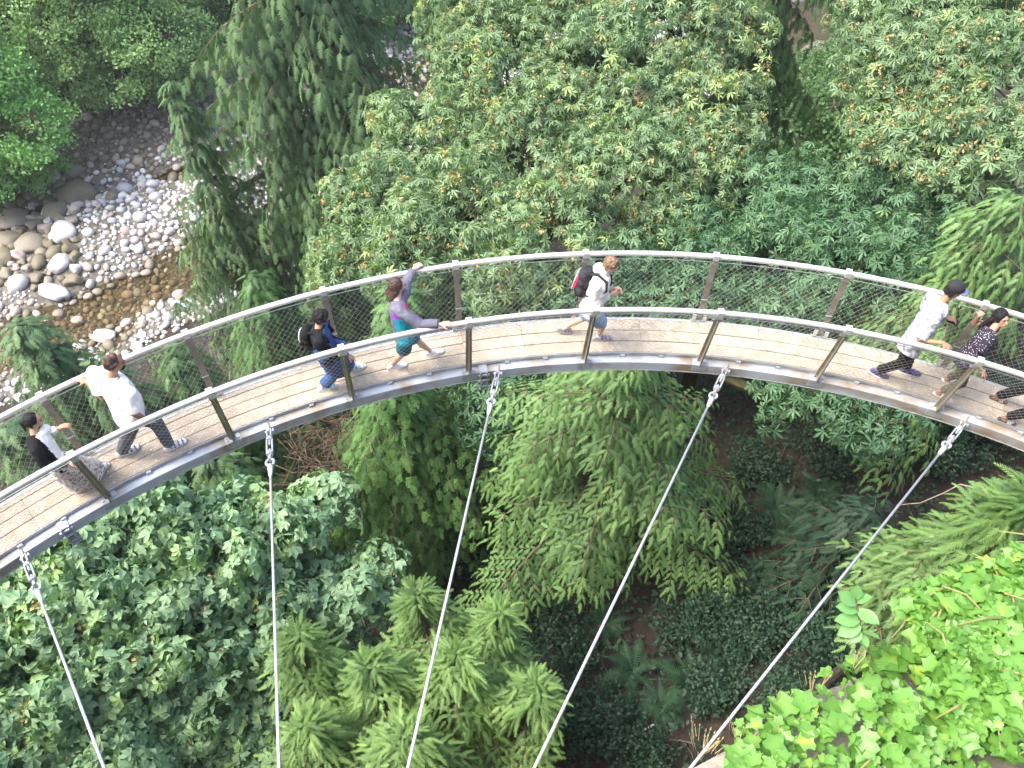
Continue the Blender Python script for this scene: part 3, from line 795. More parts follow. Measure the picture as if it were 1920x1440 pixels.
# conifers
b, z = under(500, -60, 33)
conifer('tall drooping hemlock at upper left whose top leaves the frame', (b[0] + .8, b[1], ground_h(b[0], b[1])), z + 9, 8.2, 130, MAT_HEML, 'hemlocks', slen=.66, gap=.46, droop=.45, up=.10, u0=.06, hang=.40, tr=.5, prof=.62, tint0=.52, vary=.5)
b, z = under(610, 470, 27)
conifer('dark hemlock filling the gap between the tall hemlock and the broad maple', b, z, 2.8, 50, MAT_HEML, 'hemlocks', slen=.52, gap=.38, droop=.45, up=.05, u0=.12, hang=.35, tr=.22, tint0=.25)
b, z = under(318, 150, 34)
conifer('slim hemlock with a pale bare leader in front of the cobbles', b, z, 4.3, 66, MAT_HEML, 'hemlocks', slen=.5, gap=.32, droop=.45, up=.1, u0=.20, hang=.3, prof=.85, tr=.18, tint0=.55, vary=.35)
b, z = under(480, 520, 24)
conifer('green hemlock behind the left railing, between the bald man and the blue clothes', b, z, 3.9, 60, MAT_HEML_G, 'hemlocks', slen=.46, gap=.28, droop=.35, up=.05, u0=.30, hang=.28, tr=.18, tint0=.45)
b, z = under(330, 660, 21)
conifer('low hemlock boughs behind the railing right of the bald man', b, z, 3.2, 46, MAT_HEML_G, 'hemlocks', slen=.42, gap=.27, droop=.3, up=.0, u0=.4, hang=.25, tr=.14, tint0=.35)
b, z = under(745, 540, 19)
conifer('light green young hemlock behind the railing beside the windbreaker woman', b, z, 2.9, 54, MAT_HEML_G, 'hemlocks', slen=.40, gap=.25, droop=.3, up=.1, u0=.40, hang=.25, tint0=.65, tr=.12)
b, z = under(730, 690, 16.6)
conifer('feathery green hemlock below the deck, left of the third cable', b, z, 3.6, 80, MAT_HEML_G, 'hemlocks', temps=SPRAY_N, slen=.40, gap=.25, droop=.40, up=.05, u0=.36, hang=.25, prof=.7, tr=.16, tint0=.66, vary=.35)
b, z = under(1180, 650, 14.6)
conifer('big light green cedar below the middle of the deck, behind the fourth cable', b, z, 4.7, 78, MAT_CEDAR, 'cedars', temps=SPRAY_C, slen=.34, gap=.30, droop=.20, up=.06, u0=.36, hang=.10, prof=.66, name='cedar_tree', tr=.18, tint0=.56, bare=.34, vary=.30, sp=.34)
for (px, py, d_, rm, n_, lx, ly, lab) in ((785, 1118, 14.2, 1.5, 40, -.3, .9, 'slender yellow green cedar tip left of the third cable, lower middle'), (940, 1150, 14.4, 1.5, 40, .5, .9, 'yellow green cedar tip just right of the third cable'),
        (690, 1255, 13.7, 1.8, 44, -.6, .8, 'yellow green cedar between second and third cable near the lower edge'), (855, 1235, 13.5, 2.0, 50, .1, 1.0, 'broad yellow green cedar crossed by the third cable at the lower edge'),
        (1010, 1290, 13.9, 1.6, 42, .6, .7, 'yellow green cedar at the lower edge, left of the fourth cable'), (560, 1195, 14.2, 1.2, 34, -.2, .9, 'small cedar tip rising beside the second cable'), (570, 1365, 13.5, 1.5, 38, -.3, .6, 'bright cedar at the bottom edge right of the second cable'),
        (760, 1385, 13.0, 1.9, 44, 0, .6, 'yellow green cedar at the bottom edge under the third cable')):
    b, z = under(px, py, d_, -lx, -ly)
    conifer(lab, b, z, rm, n_, MAT_CEDAR_Y, 'cedars', temps=SPRAY_C, slen=.30, gap=.22, droop=.15, up=.30, u0=.55, hang=.0, prof=.7, name='cedar_tree', tr=.05, tint0=.56, vary=.18, bare=.15, rmin=.45, lat=.36, sp=.36, lean=(lx, ly), az=(math.pi / 2 - .3 * lx, 1.5))
b, z = under(1950, 945, 10.8)
conifer('olive yellow cedar boughs above the ivy at the right edge', b, z, 2.05, 52, MAT_CEDAR_Y, 'cedars', temps=SPRAY_C, slen=.30, gap=.24, sp=.36, droop=.16, up=.20, u0=.66, hang=.05, prof=.6, name='cedar_tree', tr=.10, tint0=.30, vary=.35, az=(math.pi, 1.1))
b, z = under(1910, 370, 18)
conifer('bright cedar at the right edge behind the couple', b, z, 3.0, 66, MAT_CEDAR, 'cedars', temps=SPRAY_C, slen=.38, gap=.32, sp=.36, droop=.30, up=.05, u0=.28, hang=.25, prof=.6, name='cedar_tree', tr=.16, tint0=.66, vary=.35)
b, z = under(40, 610, 21)
conifer('dark hemlock boughs at the left edge in front of the brown water', b, z, 4.0, 60, MAT_HEML, 'hemlocks', slen=.42, gap=.28, droop=.3, up=.05, u0=.42, hang=.2, tr=.12)
b, z = under(190, 690, 21)
conifer('dark hemlock behind the bald man', b, z, 3.2, 52, MAT_HEML, 'hemlocks', slen=.42, gap=.28, droop=.3, up=.05, u0=.4, hang=.2, tr=.12)
b, z = under(10, 800, 18)
conifer('shaded hemlock behind the mesh at the left edge beside the ponytail woman', b, z, 2.4, 40, MAT_HEML, 'hemlocks', slen=.42, gap=.28, droop=.3, up=.05, u0=.4, hang=.2, tr=.12)
b, z = under(1480, -80, 29)
conifer('conifer with a thick mossy trunk at the top between the two pale maples', b, z + 6, 3.6, 60, MAT_HEML_G, 'hemlocks', slen=.5, gap=.36, droop=.7, up=-.1, u0=.12, hang=.6, tr=.7, tint0=.30, prof=.5)
b, z = under(1640, 960, 17)
conifer('dark cedar in the shade right of the fifth cable', b, z, 1.9, 34, MAT_SHRUB, 'cedars', temps=SPRAY_C, slen=.42, gap=.30, droop=.3, up=.05, u0=.25, hang=.2, prof=.6, name='cedar_tree', tr=.12, tint0=.6)  # takes the shade-darkened shrub colour instead of cedar green
b, z = under(400, 860, 20)
conifer('shaded hemlock under the left part of the deck', b, z, 2.6, 44, MAT_HEML, 'hemlocks', slen=.42, gap=.28, droop=.3, up=.0, u0=.35, hang=.2, tr=.12)

# far bank, seen over the cobbles
small_leaved('bright green alder at the left edge over the grey rock pile', crown_lobes(60, 395, 12.5, 4.6, 14, .10), (0, 0), .24, 80, MAT_ALDER_B, 'alders on the far bank', clump=.9)
small_leaved('large grey green alder behind the cobbles at the upper left', crown_lobes(190, 240, 17, 5.2, 15, .08), (0, 0), .24, 70, MAT_ALDER, 'alders on the far bank', clump=1.0)
small_leaved('second grey green alder beside the tall hemlock at the upper left', crown_lobes(305, 225, 13, 4.4, 12, .08), (0, 0), .24, 70, MAT_ALDER, 'alders on the far bank', clump=1.0)
for lab, a in (('low dark bush at the left edge under the bright alder', (10, 410, 4, 2.2)), ('dark thicket in the upper left corner', (30, 140, 6, 4)), ('yellow green shrub near the upper left corner', (75, 85, 4, 2.4)), ('bush at the left edge between the two alders', (105, 190, 5, 3)),
               ('yellow green bush beside the upper end of the cobble strip', (700, 85, 6, 3.2)), ('rounded bush above the upper end of the cobble strip', (770, 65, 6, 3.0)), ('pale bush at the top edge left of the broad maple', (850, 45, 7, 3.2)),
               ('dark bush at the top between alder and tall hemlock', (375, 120, 6, 3.4)), ('low green bush at the edge of the brown cobbles, beside the slim hemlock', (352, 215, 8, 3.0)), ('dark bush at the top edge behind the tall hemlock', (440, 60, 7, 4)), ('high bush at the top edge right of the tall hemlock', (640, 40, 8, 4))):
    small_leaved(lab, crown_lobes(*a, 8, .12), (0, 0), .22, 60, MAT_BUSH, 'bushes on the far bank', name='bush', clump=.8, trunk_r=.06, cat='bush')
for lab, a in (('shaded bush on the slope below the gap between the pale maples', (1500, 250, 5, 3)), ('bush on the slope right of the gap between the pale maples', (1600, 200, 4, 2.6)), ('dark bush on the slope behind the right maple', (1560, 330, 5, 3))):
    small_leaved(lab, crown_lobes(*a, 8, .12), (0, 0), .20, 50, MAT_BUSH, 'bushes on the slope', name='bush', clump=.7, trunk_r=.06, cat='bush', tint0=.3)

# ------------------------------------------------------------------ forest floor: ferns, shrubs, litter
def fern_frond(seed, n=17):
    r = random.Random(seed); V = []; F = []
    def ax(t): return np.array([.05 * math.sin(2 * t + seed), t * .92, .42 * math.sin(t * 2.4) - .30 * t * t])
    for i in range(n):
        t = .10 + .88 * i / n; L = .17 * math.sin(math.pi * min(1, t * .9 + .16)) + .015
        for s in (1, -1):
            p = ax(t); q = p + np.array([s * L, L * .35, -.02 + r.uniform(-.02, .02)]); b = len(V); w = .024
            V.extend([p - np.array([0, w, 0]), p + np.array([0, w, 0]), q]); F.append((b, b + 1, b + 2) if s < 0 else (b, b + 2, b + 1))
    b = len(V)
    for i in range(6):
        p = ax(i / 5); V.extend([p - np.array([.008, 0, 0]), p + np.array([.008, 0, 0])])
    for i in range(5): q = b + 2 * i; F += [(q, q + 1, q + 3), (q, q + 3, q + 2)]
    return np.array(V), np.array(F)
FROND = [np_mesh('frond', *fern_frond(i), [MAT_FERN], tint=np.full(len(fern_frond(i)[0]), .25 + .2 * i)) for i in range(4)]
def fern(px, py, size, label, nf=15):
    p = gpix(px, py); t = thing('fern', label, 'fern', tuple(p + np.array([0, 0, .05])), rng.uniform(0, 6), 'ferns on the forest floor')
    for i in range(nf):
        o = bpy.data.objects.new('frond', FROND[i % 4]); COL.objects.link(o); o.parent = t
        o.rotation_euler = (rng.uniform(-.15, .45), rng.uniform(-.2, .2), i * 6.283 / nf + rng.uniform(-.2, .2)); sc_ = size * rng.uniform(.75, 1.1); o.scale = (sc_, sc_, sc_)
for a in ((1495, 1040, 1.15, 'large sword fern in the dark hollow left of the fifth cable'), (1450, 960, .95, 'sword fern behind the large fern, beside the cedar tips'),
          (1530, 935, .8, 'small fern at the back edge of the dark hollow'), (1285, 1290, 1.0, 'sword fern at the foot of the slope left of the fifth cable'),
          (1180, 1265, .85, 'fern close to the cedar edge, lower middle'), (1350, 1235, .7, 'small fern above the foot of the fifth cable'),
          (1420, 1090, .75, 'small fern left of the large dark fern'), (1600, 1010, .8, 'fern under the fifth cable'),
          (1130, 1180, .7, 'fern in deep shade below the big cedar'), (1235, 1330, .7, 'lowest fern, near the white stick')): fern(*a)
def ground_shrub(px, py, h, r, label, leaf=.09, dens=26, mt=None, temps=OVAL, n=5, nm='shrub'):
    p = gpix(px, py); mt = mt or MAT_SHRUB; lobes = [(p + np.array([rng.uniform(-r, r) * .6, rng.uniform(-r, r) * .6, h * rng.uniform(.5, 1)]), r * rng.uniform(.5, .75), 1) for _ in range(n)]
    P, N, B = lobe_points(lobes, dens, clump=.28); m_ = len(P)
    y = unit(rng.normal(size=(m_, 3)) + N * .3); R = basis(y, N + rng.normal(size=(m_, 3)) * .3)
    t = thing(nm, label, 'shrub', tuple(p), 0, 'shrubs on the forest floor')
    V, F, T = scatter(temps, P - p, R, leaf * rng.uniform(.7, 1.2, m_), np.clip(.5 + B * 1.5 + rng.normal(size=m_) * .12, 0, 1))
    o = obj('foliage', np_mesh('foliage', V, F, [mt], tint=T), t); o['kind'] = 'stuff'
    m = MB()
    for l in lobes: taper_tube(m, (0, 0, -.1), l[0] - p, .03, .01, 5, 5, 0, .04)
    o = m.build('stems', M_TWIG, t); o['kind'] = 'stuff'
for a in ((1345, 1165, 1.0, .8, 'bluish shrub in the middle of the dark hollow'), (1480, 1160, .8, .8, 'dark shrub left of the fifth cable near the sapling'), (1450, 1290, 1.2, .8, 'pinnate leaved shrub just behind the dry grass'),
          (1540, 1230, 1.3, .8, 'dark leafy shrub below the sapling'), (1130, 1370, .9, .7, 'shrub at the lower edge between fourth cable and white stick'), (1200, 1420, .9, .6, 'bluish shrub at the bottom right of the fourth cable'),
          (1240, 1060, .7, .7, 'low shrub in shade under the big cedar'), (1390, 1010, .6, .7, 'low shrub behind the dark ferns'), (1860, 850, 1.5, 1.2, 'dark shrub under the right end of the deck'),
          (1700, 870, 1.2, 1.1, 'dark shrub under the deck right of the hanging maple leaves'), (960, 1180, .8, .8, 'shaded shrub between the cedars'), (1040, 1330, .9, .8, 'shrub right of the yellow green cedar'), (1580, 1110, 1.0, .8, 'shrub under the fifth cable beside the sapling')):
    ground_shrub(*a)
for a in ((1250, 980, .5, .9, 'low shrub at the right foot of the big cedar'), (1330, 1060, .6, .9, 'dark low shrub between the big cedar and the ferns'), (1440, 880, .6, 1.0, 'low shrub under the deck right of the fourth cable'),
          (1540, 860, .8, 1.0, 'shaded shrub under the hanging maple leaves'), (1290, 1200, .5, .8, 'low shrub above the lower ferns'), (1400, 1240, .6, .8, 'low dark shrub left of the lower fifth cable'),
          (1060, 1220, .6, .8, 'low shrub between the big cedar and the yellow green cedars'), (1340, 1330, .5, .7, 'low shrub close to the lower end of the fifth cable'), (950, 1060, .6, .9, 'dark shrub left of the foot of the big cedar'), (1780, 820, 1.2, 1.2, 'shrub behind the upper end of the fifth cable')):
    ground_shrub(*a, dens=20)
def on_ground_patch(n, xr, yr):
    x = rng.uniform(*xr, n); y = rng.uniform(*yr, n); z = np.array([ground_h(a, b) for a, b in zip(x, y)]); return np.stack([x, y, z], 1)
P = on_ground_patch(16000, (-6, 18), (1.5, 16)); n = len(P); P[:, 2] += rng.uniform(.03, .5, n)
V, F, T = scatter(OVAL, P, basis(unit(rng.normal(size=(n, 3)) * np.array([1, 1, .3])), np.array([0, 0, 1]) + rng.normal(size=(n, 3)) * .4), rng.uniform(.07, .18, n), rng.uniform(0, 1, n))
_near = (V, F, T)
# ground cover and litter
def on_ground_patch(n, xr, yr):
    x = rng.uniform(*xr, n); y = rng.uniform(*yr, n); z = np.array([ground_h(a, b) for a, b in zip(x, y)]); return np.stack([x, y, z], 1)
P = on_ground_patch(30000, (-40, 46), (1, 52)); s_ = P[:, :2] @ RN; msk = np.array([mnoise.noise(Vector((p[0] * .35, p[1] * .35, 4))) for p in P]) > -.22; P = P[msk & (s_ < 35.5)]
n = len(P); P[:, 2] += rng.uniform(.03, .45, n)
V, F, T = scatter(OVAL, P, basis(unit(rng.normal(size=(n, 3)) * np.array([1, 1, .3])), np.array([0, 0, 1]) + rng.normal(size=(n, 3)) * .4), rng.uniform(.10, .22, n), rng.uniform(0, 1, n))
V = np.concatenate([V, _near[0]]); F = np.concatenate([F, _near[1] + len(V) - len(_near[0])]); T = np.concatenate([T, _near[2]])
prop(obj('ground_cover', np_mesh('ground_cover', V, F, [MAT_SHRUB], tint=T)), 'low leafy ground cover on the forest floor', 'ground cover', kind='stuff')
P = on_ground_patch(9000, (-20, 22), (1, 30)); n = len(P); P[:, 2] += .02
M_LITTER = leaf_mat('litter', (.03, .018, .012), (.11, .065, .038), .9, .05, .2)
V, F, T = scatter(KITE, P, basis(unit(rng.normal(size=(n, 3)) * np.array([1, 1, .15])), np.array([0, 0, 1]) + rng.normal(size=(n, 3)) * .3), rng.uniform(.06, .2, n), rng.uniform(0, 1, n) ** 2)
prop(obj('leaf_litter', np_mesh('leaf_litter', V, F, [M_LITTER], tint=T)), 'brown fallen leaves on the dark soil', 'leaf litter', kind='stuff')
mb = MB()
for i in range(260):
    x, y = rng.uniform(-14, 16), rng.uniform(2, 26); a = rng.uniform(0, 3.14); L = rng.uniform(.5, 2.2)
    p = np.array([x, y, ground_h(x, y) + .06]); q = np.array([x + L * math.cos(a), y + L * math.sin(a), 0]); q[2] = ground_h(q[0], q[1]) + .08
    mb.tube([p, (p + q) / 2 + np.array([.05, .05, .05]), q], [.022, .016, .008], 4)
o = mb.build('fallen_sticks', M_TWIG); prop(o, 'thin fallen sticks lying on the soil', 'sticks', kind='stuff')

# loose undergrowth over the slopes beyond and between the trees
ul = []
while len(ul) < 210:
    x, y = rng.uniform(-42, 46), rng.uniform(4, 52); s_ = x * RN[0] + y * RN[1]
    if s_ > 34.5 or (-2 < x < 12 and y < 13) or (s_ < 6 and y < 6): continue
    ul.append((np.array([x, y, ground_h(x, y) + rng.uniform(.2, .6)]), rng.uniform(.6, 1.3), 1.0))
P, N, B = lobe_points(ul, 14, clump=.55); n = len(P)
V, F, T = scatter(KITE, P, basis(unit(rng.normal(size=(n, 3)) + N * .4), N + rng.normal(size=(n, 3)) * .4), rng.uniform(.12, .24, n), np.clip(.4 + B + rng.normal(size=n) * .14, 0, 1))
prop(obj('undergrowth', np_mesh('undergrowth', V, F, [MAT_BUSH], tint=T)), 'green undergrowth on the slope behind and between the trees', 'undergrowth', kind='stuff')
# ------------------------------------------------------------------ river stones and boulders
def ico(sub, seed, flat=.7, angular=0.0):
    bm = bmesh.new(); bmesh.ops.create_icosphere(bm, subdivisions=sub, radius=.5)
    V = np.array([v.co[:] for v in bm.verts]); F = np.array([[v.index for v in f.verts] for f in bm.faces]); bm.free()
    r = random.Random(seed)
    for i, v in enumerate(V):
        k = 1 + .22 * mnoise.noise(Vector(v * 2.2) + Vector((seed * 3.1, 0, 0))) + angular * (mnoise.cell(Vector(v * 3.0) + Vector((seed, 0, 0))) - .5)
        V[i] = v * k
    V *= np.array([1.0, r.uniform(.62, .9), flat * r.uniform(.75, 1.0)])
    return V, F
def stone_mat(name, base):
    m = bpy.data.materials.new(name); m.use_nodes = True; nt = m.node_tree; b = nt.nodes['Principled BSDF']; b.inputs['Roughness'].default_value = .7
    a = nt.nodes.new('ShaderNodeAttribute'); a.attribute_name = 'tint'
    rp = nt.nodes.new('ShaderNodeValToRGB'); rp.color_ramp.interpolation = 'LINEAR'
    for i, (p, c) in enumerate(base):
        e = rp.color_ramp.elements[i] if i < 2 else rp.color_ramp.elements.new(p)
        e.position = p; e.color = (*c, 1)
    tc = nt.nodes.new('ShaderNodeTexCoord'); n = nt.nodes.new('ShaderNodeTexNoise'); n.inputs['Scale'].default_value = 7; n.inputs['Detail'].default_value = 5
    nt.links.new(tc.outputs['Object'], n.inputs['Vector'])
    mr = nt.nodes.new('ShaderNodeMapRange'); mr.inputs[3].default_value = .72; mr.inputs[4].default_value = 1.15
    nt.links.new(n.outputs['Fac'], mr.inputs[0])
    mx = nt.nodes.new('ShaderNodeMixRGB'); mx.blend_type = 'MULTIPLY'; mx.inputs[0].default_value = 1
    nt.links.new(a.outputs['Fac'], rp.inputs[0]); nt.links.new(rp.outputs[0], mx.inputs[1]); nt.links.new(mr.outputs[0], mx.inputs[2]); nt.links.new(mx.outputs[0], b.inputs['Base Color'])
    return m
M_STONE = stone_mat('river_stone', [(0, (.13, .115, .065)), (1, (.60, .60, .60)), (.25, (.19, .165, .12)), (.40, (.34, .28, .24)), (.52, (.45, .38, .34)), (.64, (.33, .35, .38)), (.80, (.43, .42, .41))])  # low stops: olive algae tone, darkened further for partial shade of the alders
ST = [ico(2, i, .72) for i in range(6)]; STL = [ico(1, i + 20, .72) for i in range(4)]; STA = [ico(2, i + 60, .8, .42) for i in range(5)]
boulder_px = [(105, 556, 62, 26, 'long blue grey slab of rock on the white cobble bar', .64, -.35, 1.0), (122, 442, 44, 40, 'pale boulder with a white face beside the thin water channel', .85, .2, .85), (114, 497, 26, 44, 'upright grey boulder at the left end of the white cobbles', .60, 1.3, 1.),
              (147, 372, 52, 60, 'big mossy brown boulder below the bright alder', .12, 1.2, .9), (108, 402, 40, 34, 'rounded olive boulder left of the mossy one', .22, 0, .9), (30, 418, 50, 36, 'flat tan boulder at the left edge of the rock pile', .30, .3, .8),
              (62, 462, 46, 36, 'angular tan boulder in the middle of the rock pile', .28, -.6, .9), (20, 455, 46, 30, 'olive boulder in the rock pile at the left edge', .22, .1, .8), (8, 488, 36, 40, 'yellowish lichen boulder at the very left edge', .05, .5, .9),
              (153, 653, 26, 22, 'reddish round boulder in the water near the bald man', .45, .1, .9), (198, 634, 40, 24, 'dark grey flat rock in the water left of the railing', .58, -.2, .7), (268, 632, 17, 12, 'small white rock in the dark water beside the railing', .97, 0, .9), (212, 372, 22, 22, 'dark olive round boulder among the brown cobbles', .10, 0, .9)]
occ = []
BM = {}
for i, (px, py, w, h, lab, tint, rz, fl) in enumerate(boulder_px):
    p = gpix(px, py); dist = np.linalg.norm(p - C0); W = w * dist / F_PX; H = h * dist / F_PX
    v, f = ico(3, 40 + i, .8 * fl, .10)
    v = v / (v.max(0) - v.min(0)); v = v * np.array([max(W, H) * (1 if w > h else 1.0), min(W, H) * 1.25, min(W, H) * .8 * fl])
    o = obj('boulder', np_mesh('boulder', v, f, [M_STONE], tint=np.full(len(v), tint), smooth=True)); o.location = tuple(p + np.array([0, 0, .12 * W])); o.rotation_euler = (0, 0, rz)
    prop(o, lab, 'boulder', 'boulders by the river'); occ.append((p[0], p[1], max(W, H) * .45))
# cobbles: largest first, packed without overlap
cand = []
N_ = 56000
ss = rng.uniform(36.2, 58.6, N_); ts = rng.uniform(-52, 46, N_)
for s_, t_ in zip(ss, ts):
    q = RN * s_ + RD * t_
    x, y, z = project(np.array([q[0], q[1], -31.0]))
    if -60 < x < 1980 and -60 < y < 1000 and (x < 860 or y < 420): cand.append((q[0], q[1], s_, t_, x, y))
cand = np.array(cand); n = len(cand)
far = np.clip((cand[:, 2] - 50.5) / 5, 0, 1); leftpile = (cand[:, 4] < 150) & (cand[:, 5] < 545) & (cand[:, 5] > 330)
size = np.exp(rng.normal(math.log(.29), .40, n)) * np.where(leftpile, 2.2, 1.0); size = np.clip(size, .13, 1.3)
order = np.argsort(-size); cell = {}; keep = []
for bx_, by_, br in occ: cell.setdefault((int(bx_ // 1.4), int(by_ // 1.4)), []).append((bx_, by_, br))
for i in order:
    x, y = cand[i, :2]; r = size[i] * .5; cx_, cy_ = int(x // 1.4), int(y // 1.4); ok = True
    for a in (-1, 0, 1):
        for b in (-1, 0, 1):
            for (u, v, rr) in cell.get((cx_ + a, cy_ + b), ()):
                if (u - x) ** 2 + (v - y) ** 2 < ((r + rr) * .70) ** 2: ok = False; break
            if not ok: break
        if not ok: break
    if ok: keep.append(i); cell.setdefault((cx_, cy_), []).append((x, y, r))
keep = np.array(keep); cd = cand[keep]; sz = size[keep]; nk = len(keep)
z = np.array([ground_h(x, y) for x, y in cd[:, :2]])
pos = np.stack([cd[:, 0], cd[:, 1], z + sz * .13], 1)
a = rng.uniform(0, 6.28, nk); tl = rng.normal(size=(nk, 2)) * .22
yv = np.stack([np.cos(a), np.sin(a), tl[:, 0]], 1); R = basis(yv, np.stack([tl[:, 1], tl[:, 0] * .5, np.ones(nk)], 1))
tn = np.clip(rng.choice([.40, .52, .64, .8, .95, 1.0], nk, p=[.10, .13, .17, .22, .22, .16]) + rng.normal(size=nk) * .05, 0, 1)
olive = np.clip((cd[:, 2] - 49.6) / 2.6, 0, 1) * (cd[:, 4] < 640); olive = np.maximum(olive, (leftpile[keep]) * .9)
tn = np.where(rng.uniform(size=nk) < olive, np.clip(rng.normal(.25, .12, nk), .02, .5), tn)
wet = z < WATER_Z + .05; tn = np.where(wet & (rng.uniform(size=nk) < .8), np.clip(rng.normal(.3, .12, nk), 0, .6), tn)
big = largest_in_view(pos, sz, 290, cell=6)
SM = {}
for i in big:
    rough_ = bool(leftpile[keep][i]) and rng.uniform() < .8; TT = STA if rough_ else ST
    kk = (int(rng.integers(0, len(TT))), int(tn[i] * 12), rough_)
    if kk not in SM: SM[kk] = np_mesh('stone', TT[kk[0]][0], TT[kk[0]][1], [M_STONE], tint=np.full(len(TT[kk[0]][0]), (kk[1] + .5) / 13), smooth=not rough_)
    o = bpy.data.objects.new('stone', SM[kk]); COL.objects.link(o); o.parent = riverbed
    Mx = Matrix.Identity(4)
    for q in range(3):
        for w in range(3): Mx[q][w] = float(R[i][q][w] * sz[i])
        Mx[q][3] = float(pos[i][q])
    o.matrix_local = Mx
rest = np.ones(nk, bool); rest[big] = False
bigr = rest & (sz > .40); smr = rest & (sz <= .40)
V1, F1, T1 = scatter(ST, pos[bigr], R[bigr], sz[bigr], tn[bigr]); V2, F2, T2 = scatter(STL, pos[smr], R[smr], sz[smr], tn[smr])
o = obj('cobbles', np_mesh('cobbles', np.concatenate([V1, V2]), np.concatenate([F1, F2 + len(V1)]), [M_STONE], tint=np.concatenate([T1, T2]), smooth=True), riverbed); o['kind'] = 'stuff'

# ------------------------------------------------------------------ ivy on the ledge
ivy_o = atz(1700, 1320, LEDGE)
ivy = thing('ivy', 'bright green ivy covering the ledge in the lower right corner', 'ivy', tuple(ivy_o))
edp = np.array([p for p in ed if -.5 < p[0] < 9])
def ledge_inside(x, y): return y < np.interp(x, edp[:, 0], edp[:, 1])
n = 62000
x = rng.uniform(.3, 7.5, n); y = rng.uniform(-.2, 4.2, n); ey = np.interp(x, edp[:, 0], edp[:, 1])
ne_ = 14000; x[:ne_] = rng.uniform(1.62, 6.5, ne_); ey[:ne_] = np.interp(x[:ne_], edp[:, 0], edp[:, 1]); y[:ne_] = ey[:ne_] + rng.uniform(-.35, .26, ne_)
inx = ey - y - np.where(x < 1.6, .10, -.12)
ok = (inx > -.16) & (rng.uniform(size=n) < np.where(inx < 0, .6, 1)); x, y, inx = x[ok], y[ok], inx[ok]; n = len(x)
bump = np.array([.16 * mnoise.noise(Vector((a * 1.6, b * 1.6, 1))) + .10 * mnoise.noise(Vector((a * 4, b * 4, 2))) for a, b in zip(x, y)])
lay = rng.uniform(0, 1, n) ** .5
z = LEDGE + .05 + (.16 + bump) * lay * np.clip((inx + .15) * 4, .45, 1) - np.clip(-inx, 0, 1) * 1.3 * rng.uniform(0, 1, n)
pos = np.stack([x, y, z], 1)
u, v, dd = project(pos); ok = (u > -150) & (u < 2150) & (v < 1650) & (dd > .5)
rockfree = ~((v > 1370) & (u < 1400) & (u - .5 * (1440 - v) < 1378)); ok &= rockfree
pos, inx, lay = pos[ok], inx[ok], lay[ok]; n = len(pos)
nn = unit(np.array([0, 0, 1.0]) + rng.normal(size=(n, 3)) * .33 + np.stack([0 * inx, np.clip(.2 - inx, 0, .4) * 2, 0 * inx], 1) + np.array([-.1, .1, 0]))
a = rng.uniform(0, 6.28, n); yv = np.stack([np.cos(a), np.sin(a), rng.uniform(-.6, .1, n)], 1)
R = basis(yv, nn); s_ = np.clip(np.exp(rng.normal(math.log(.050), .38, n)), .025, .10)
tint = np.clip(.40 + .18 * np.array([mnoise.noise(Vector((p[0] * 1.1, p[1] * 1.1, 8))) for p in pos]) + rng.normal(size=n) * .16, .02, .86); yel = rng.uniform(size=n) < .008; tint[yel] = rng.uniform(.9, 1, yel.sum())
which = rng.integers(0, 4, n); sel = largest_in_view(pos, s_ * (1 + .6 * lay), 300, cell=24)
leaf_objects(ivy, IVY_T, 'ivy', [MAT_IVY], pos - ivy_o, R, s_, tint, sel, which)
rest = np.ones(n, bool); rest[sel] = False
V, F, T = scatter(IVY_T, pos[rest] - ivy_o, R[rest], s_[rest], tint[rest], which[rest])
o = obj('foliage', np_mesh('foliage', V, F, [MAT_IVY], tint=T), ivy); o['kind'] = 'stuff'
M_STEMG = mat('vine_stem', (.16, .17, .05), .7, 0, col2=(.24, .17, .08), scale=20)
mb = MB()
for i in range(90):
    p = pos[rng.integers(0, n)] - np.array([0, 0, .01]) - ivy_o; a = rng.uniform(0, 6.28); L = rng.uniform(.06, .2)
    mb.tube([p, p + np.array([math.cos(a) * L * .5, math.sin(a) * L * .5, .03]), p + np.array([math.cos(a) * L, math.sin(a) * L, -.02])], [.005, .004, .002], 4)
o = mb.build('stems', M_STEMG, ivy); o['kind'] = 'stuff'

# sapling on the edge
MAT_SAP = leaf_mat('sapling_leaf', (.09, .22, .06), (.18, .36, .12), .42, .3, .45)
p0, p1, p2 = at(1628, 1222, 3.62), at(1612, 1168, 3.50), at(1604, 1118, 3.42)
sap = thing('sapling', 'young sapling with a few large toothed leaves rising behind the ivy edge', 'sapling', tuple(p0))
mb = MB(); mb.tube([p0 - p0, at(1620, 1195, 3.55) - p0, p1 - p0, at(1608, 1145, 3.46) - p0, p2 - p0], [.006, .005, .004, .004, .003], 6); mb.build('stem', M_TWIG, sap)
def sap_leaf(seed):
    r = random.Random(seed); V = []; F = []; n_ = 9
    for i in range(n_ + 1):
        t = i / n_; w = .30 * math.sin(math.pi * min(1, t * .92 + .06)) ** .8 * (1 + .10 * (i % 2)); z = -.25 * t * t
        V += [(-w, t, z + .05), (0, t, z - .03), (w, t, z + .05)]
    for i in range(n_):
        b = 3 * i; F += [(b, b + 1, b + 4), (b, b + 4, b + 3), (b + 1, b + 2, b + 5), (b + 1, b + 5, b + 4)]
    return np.array(V), np.array(F)
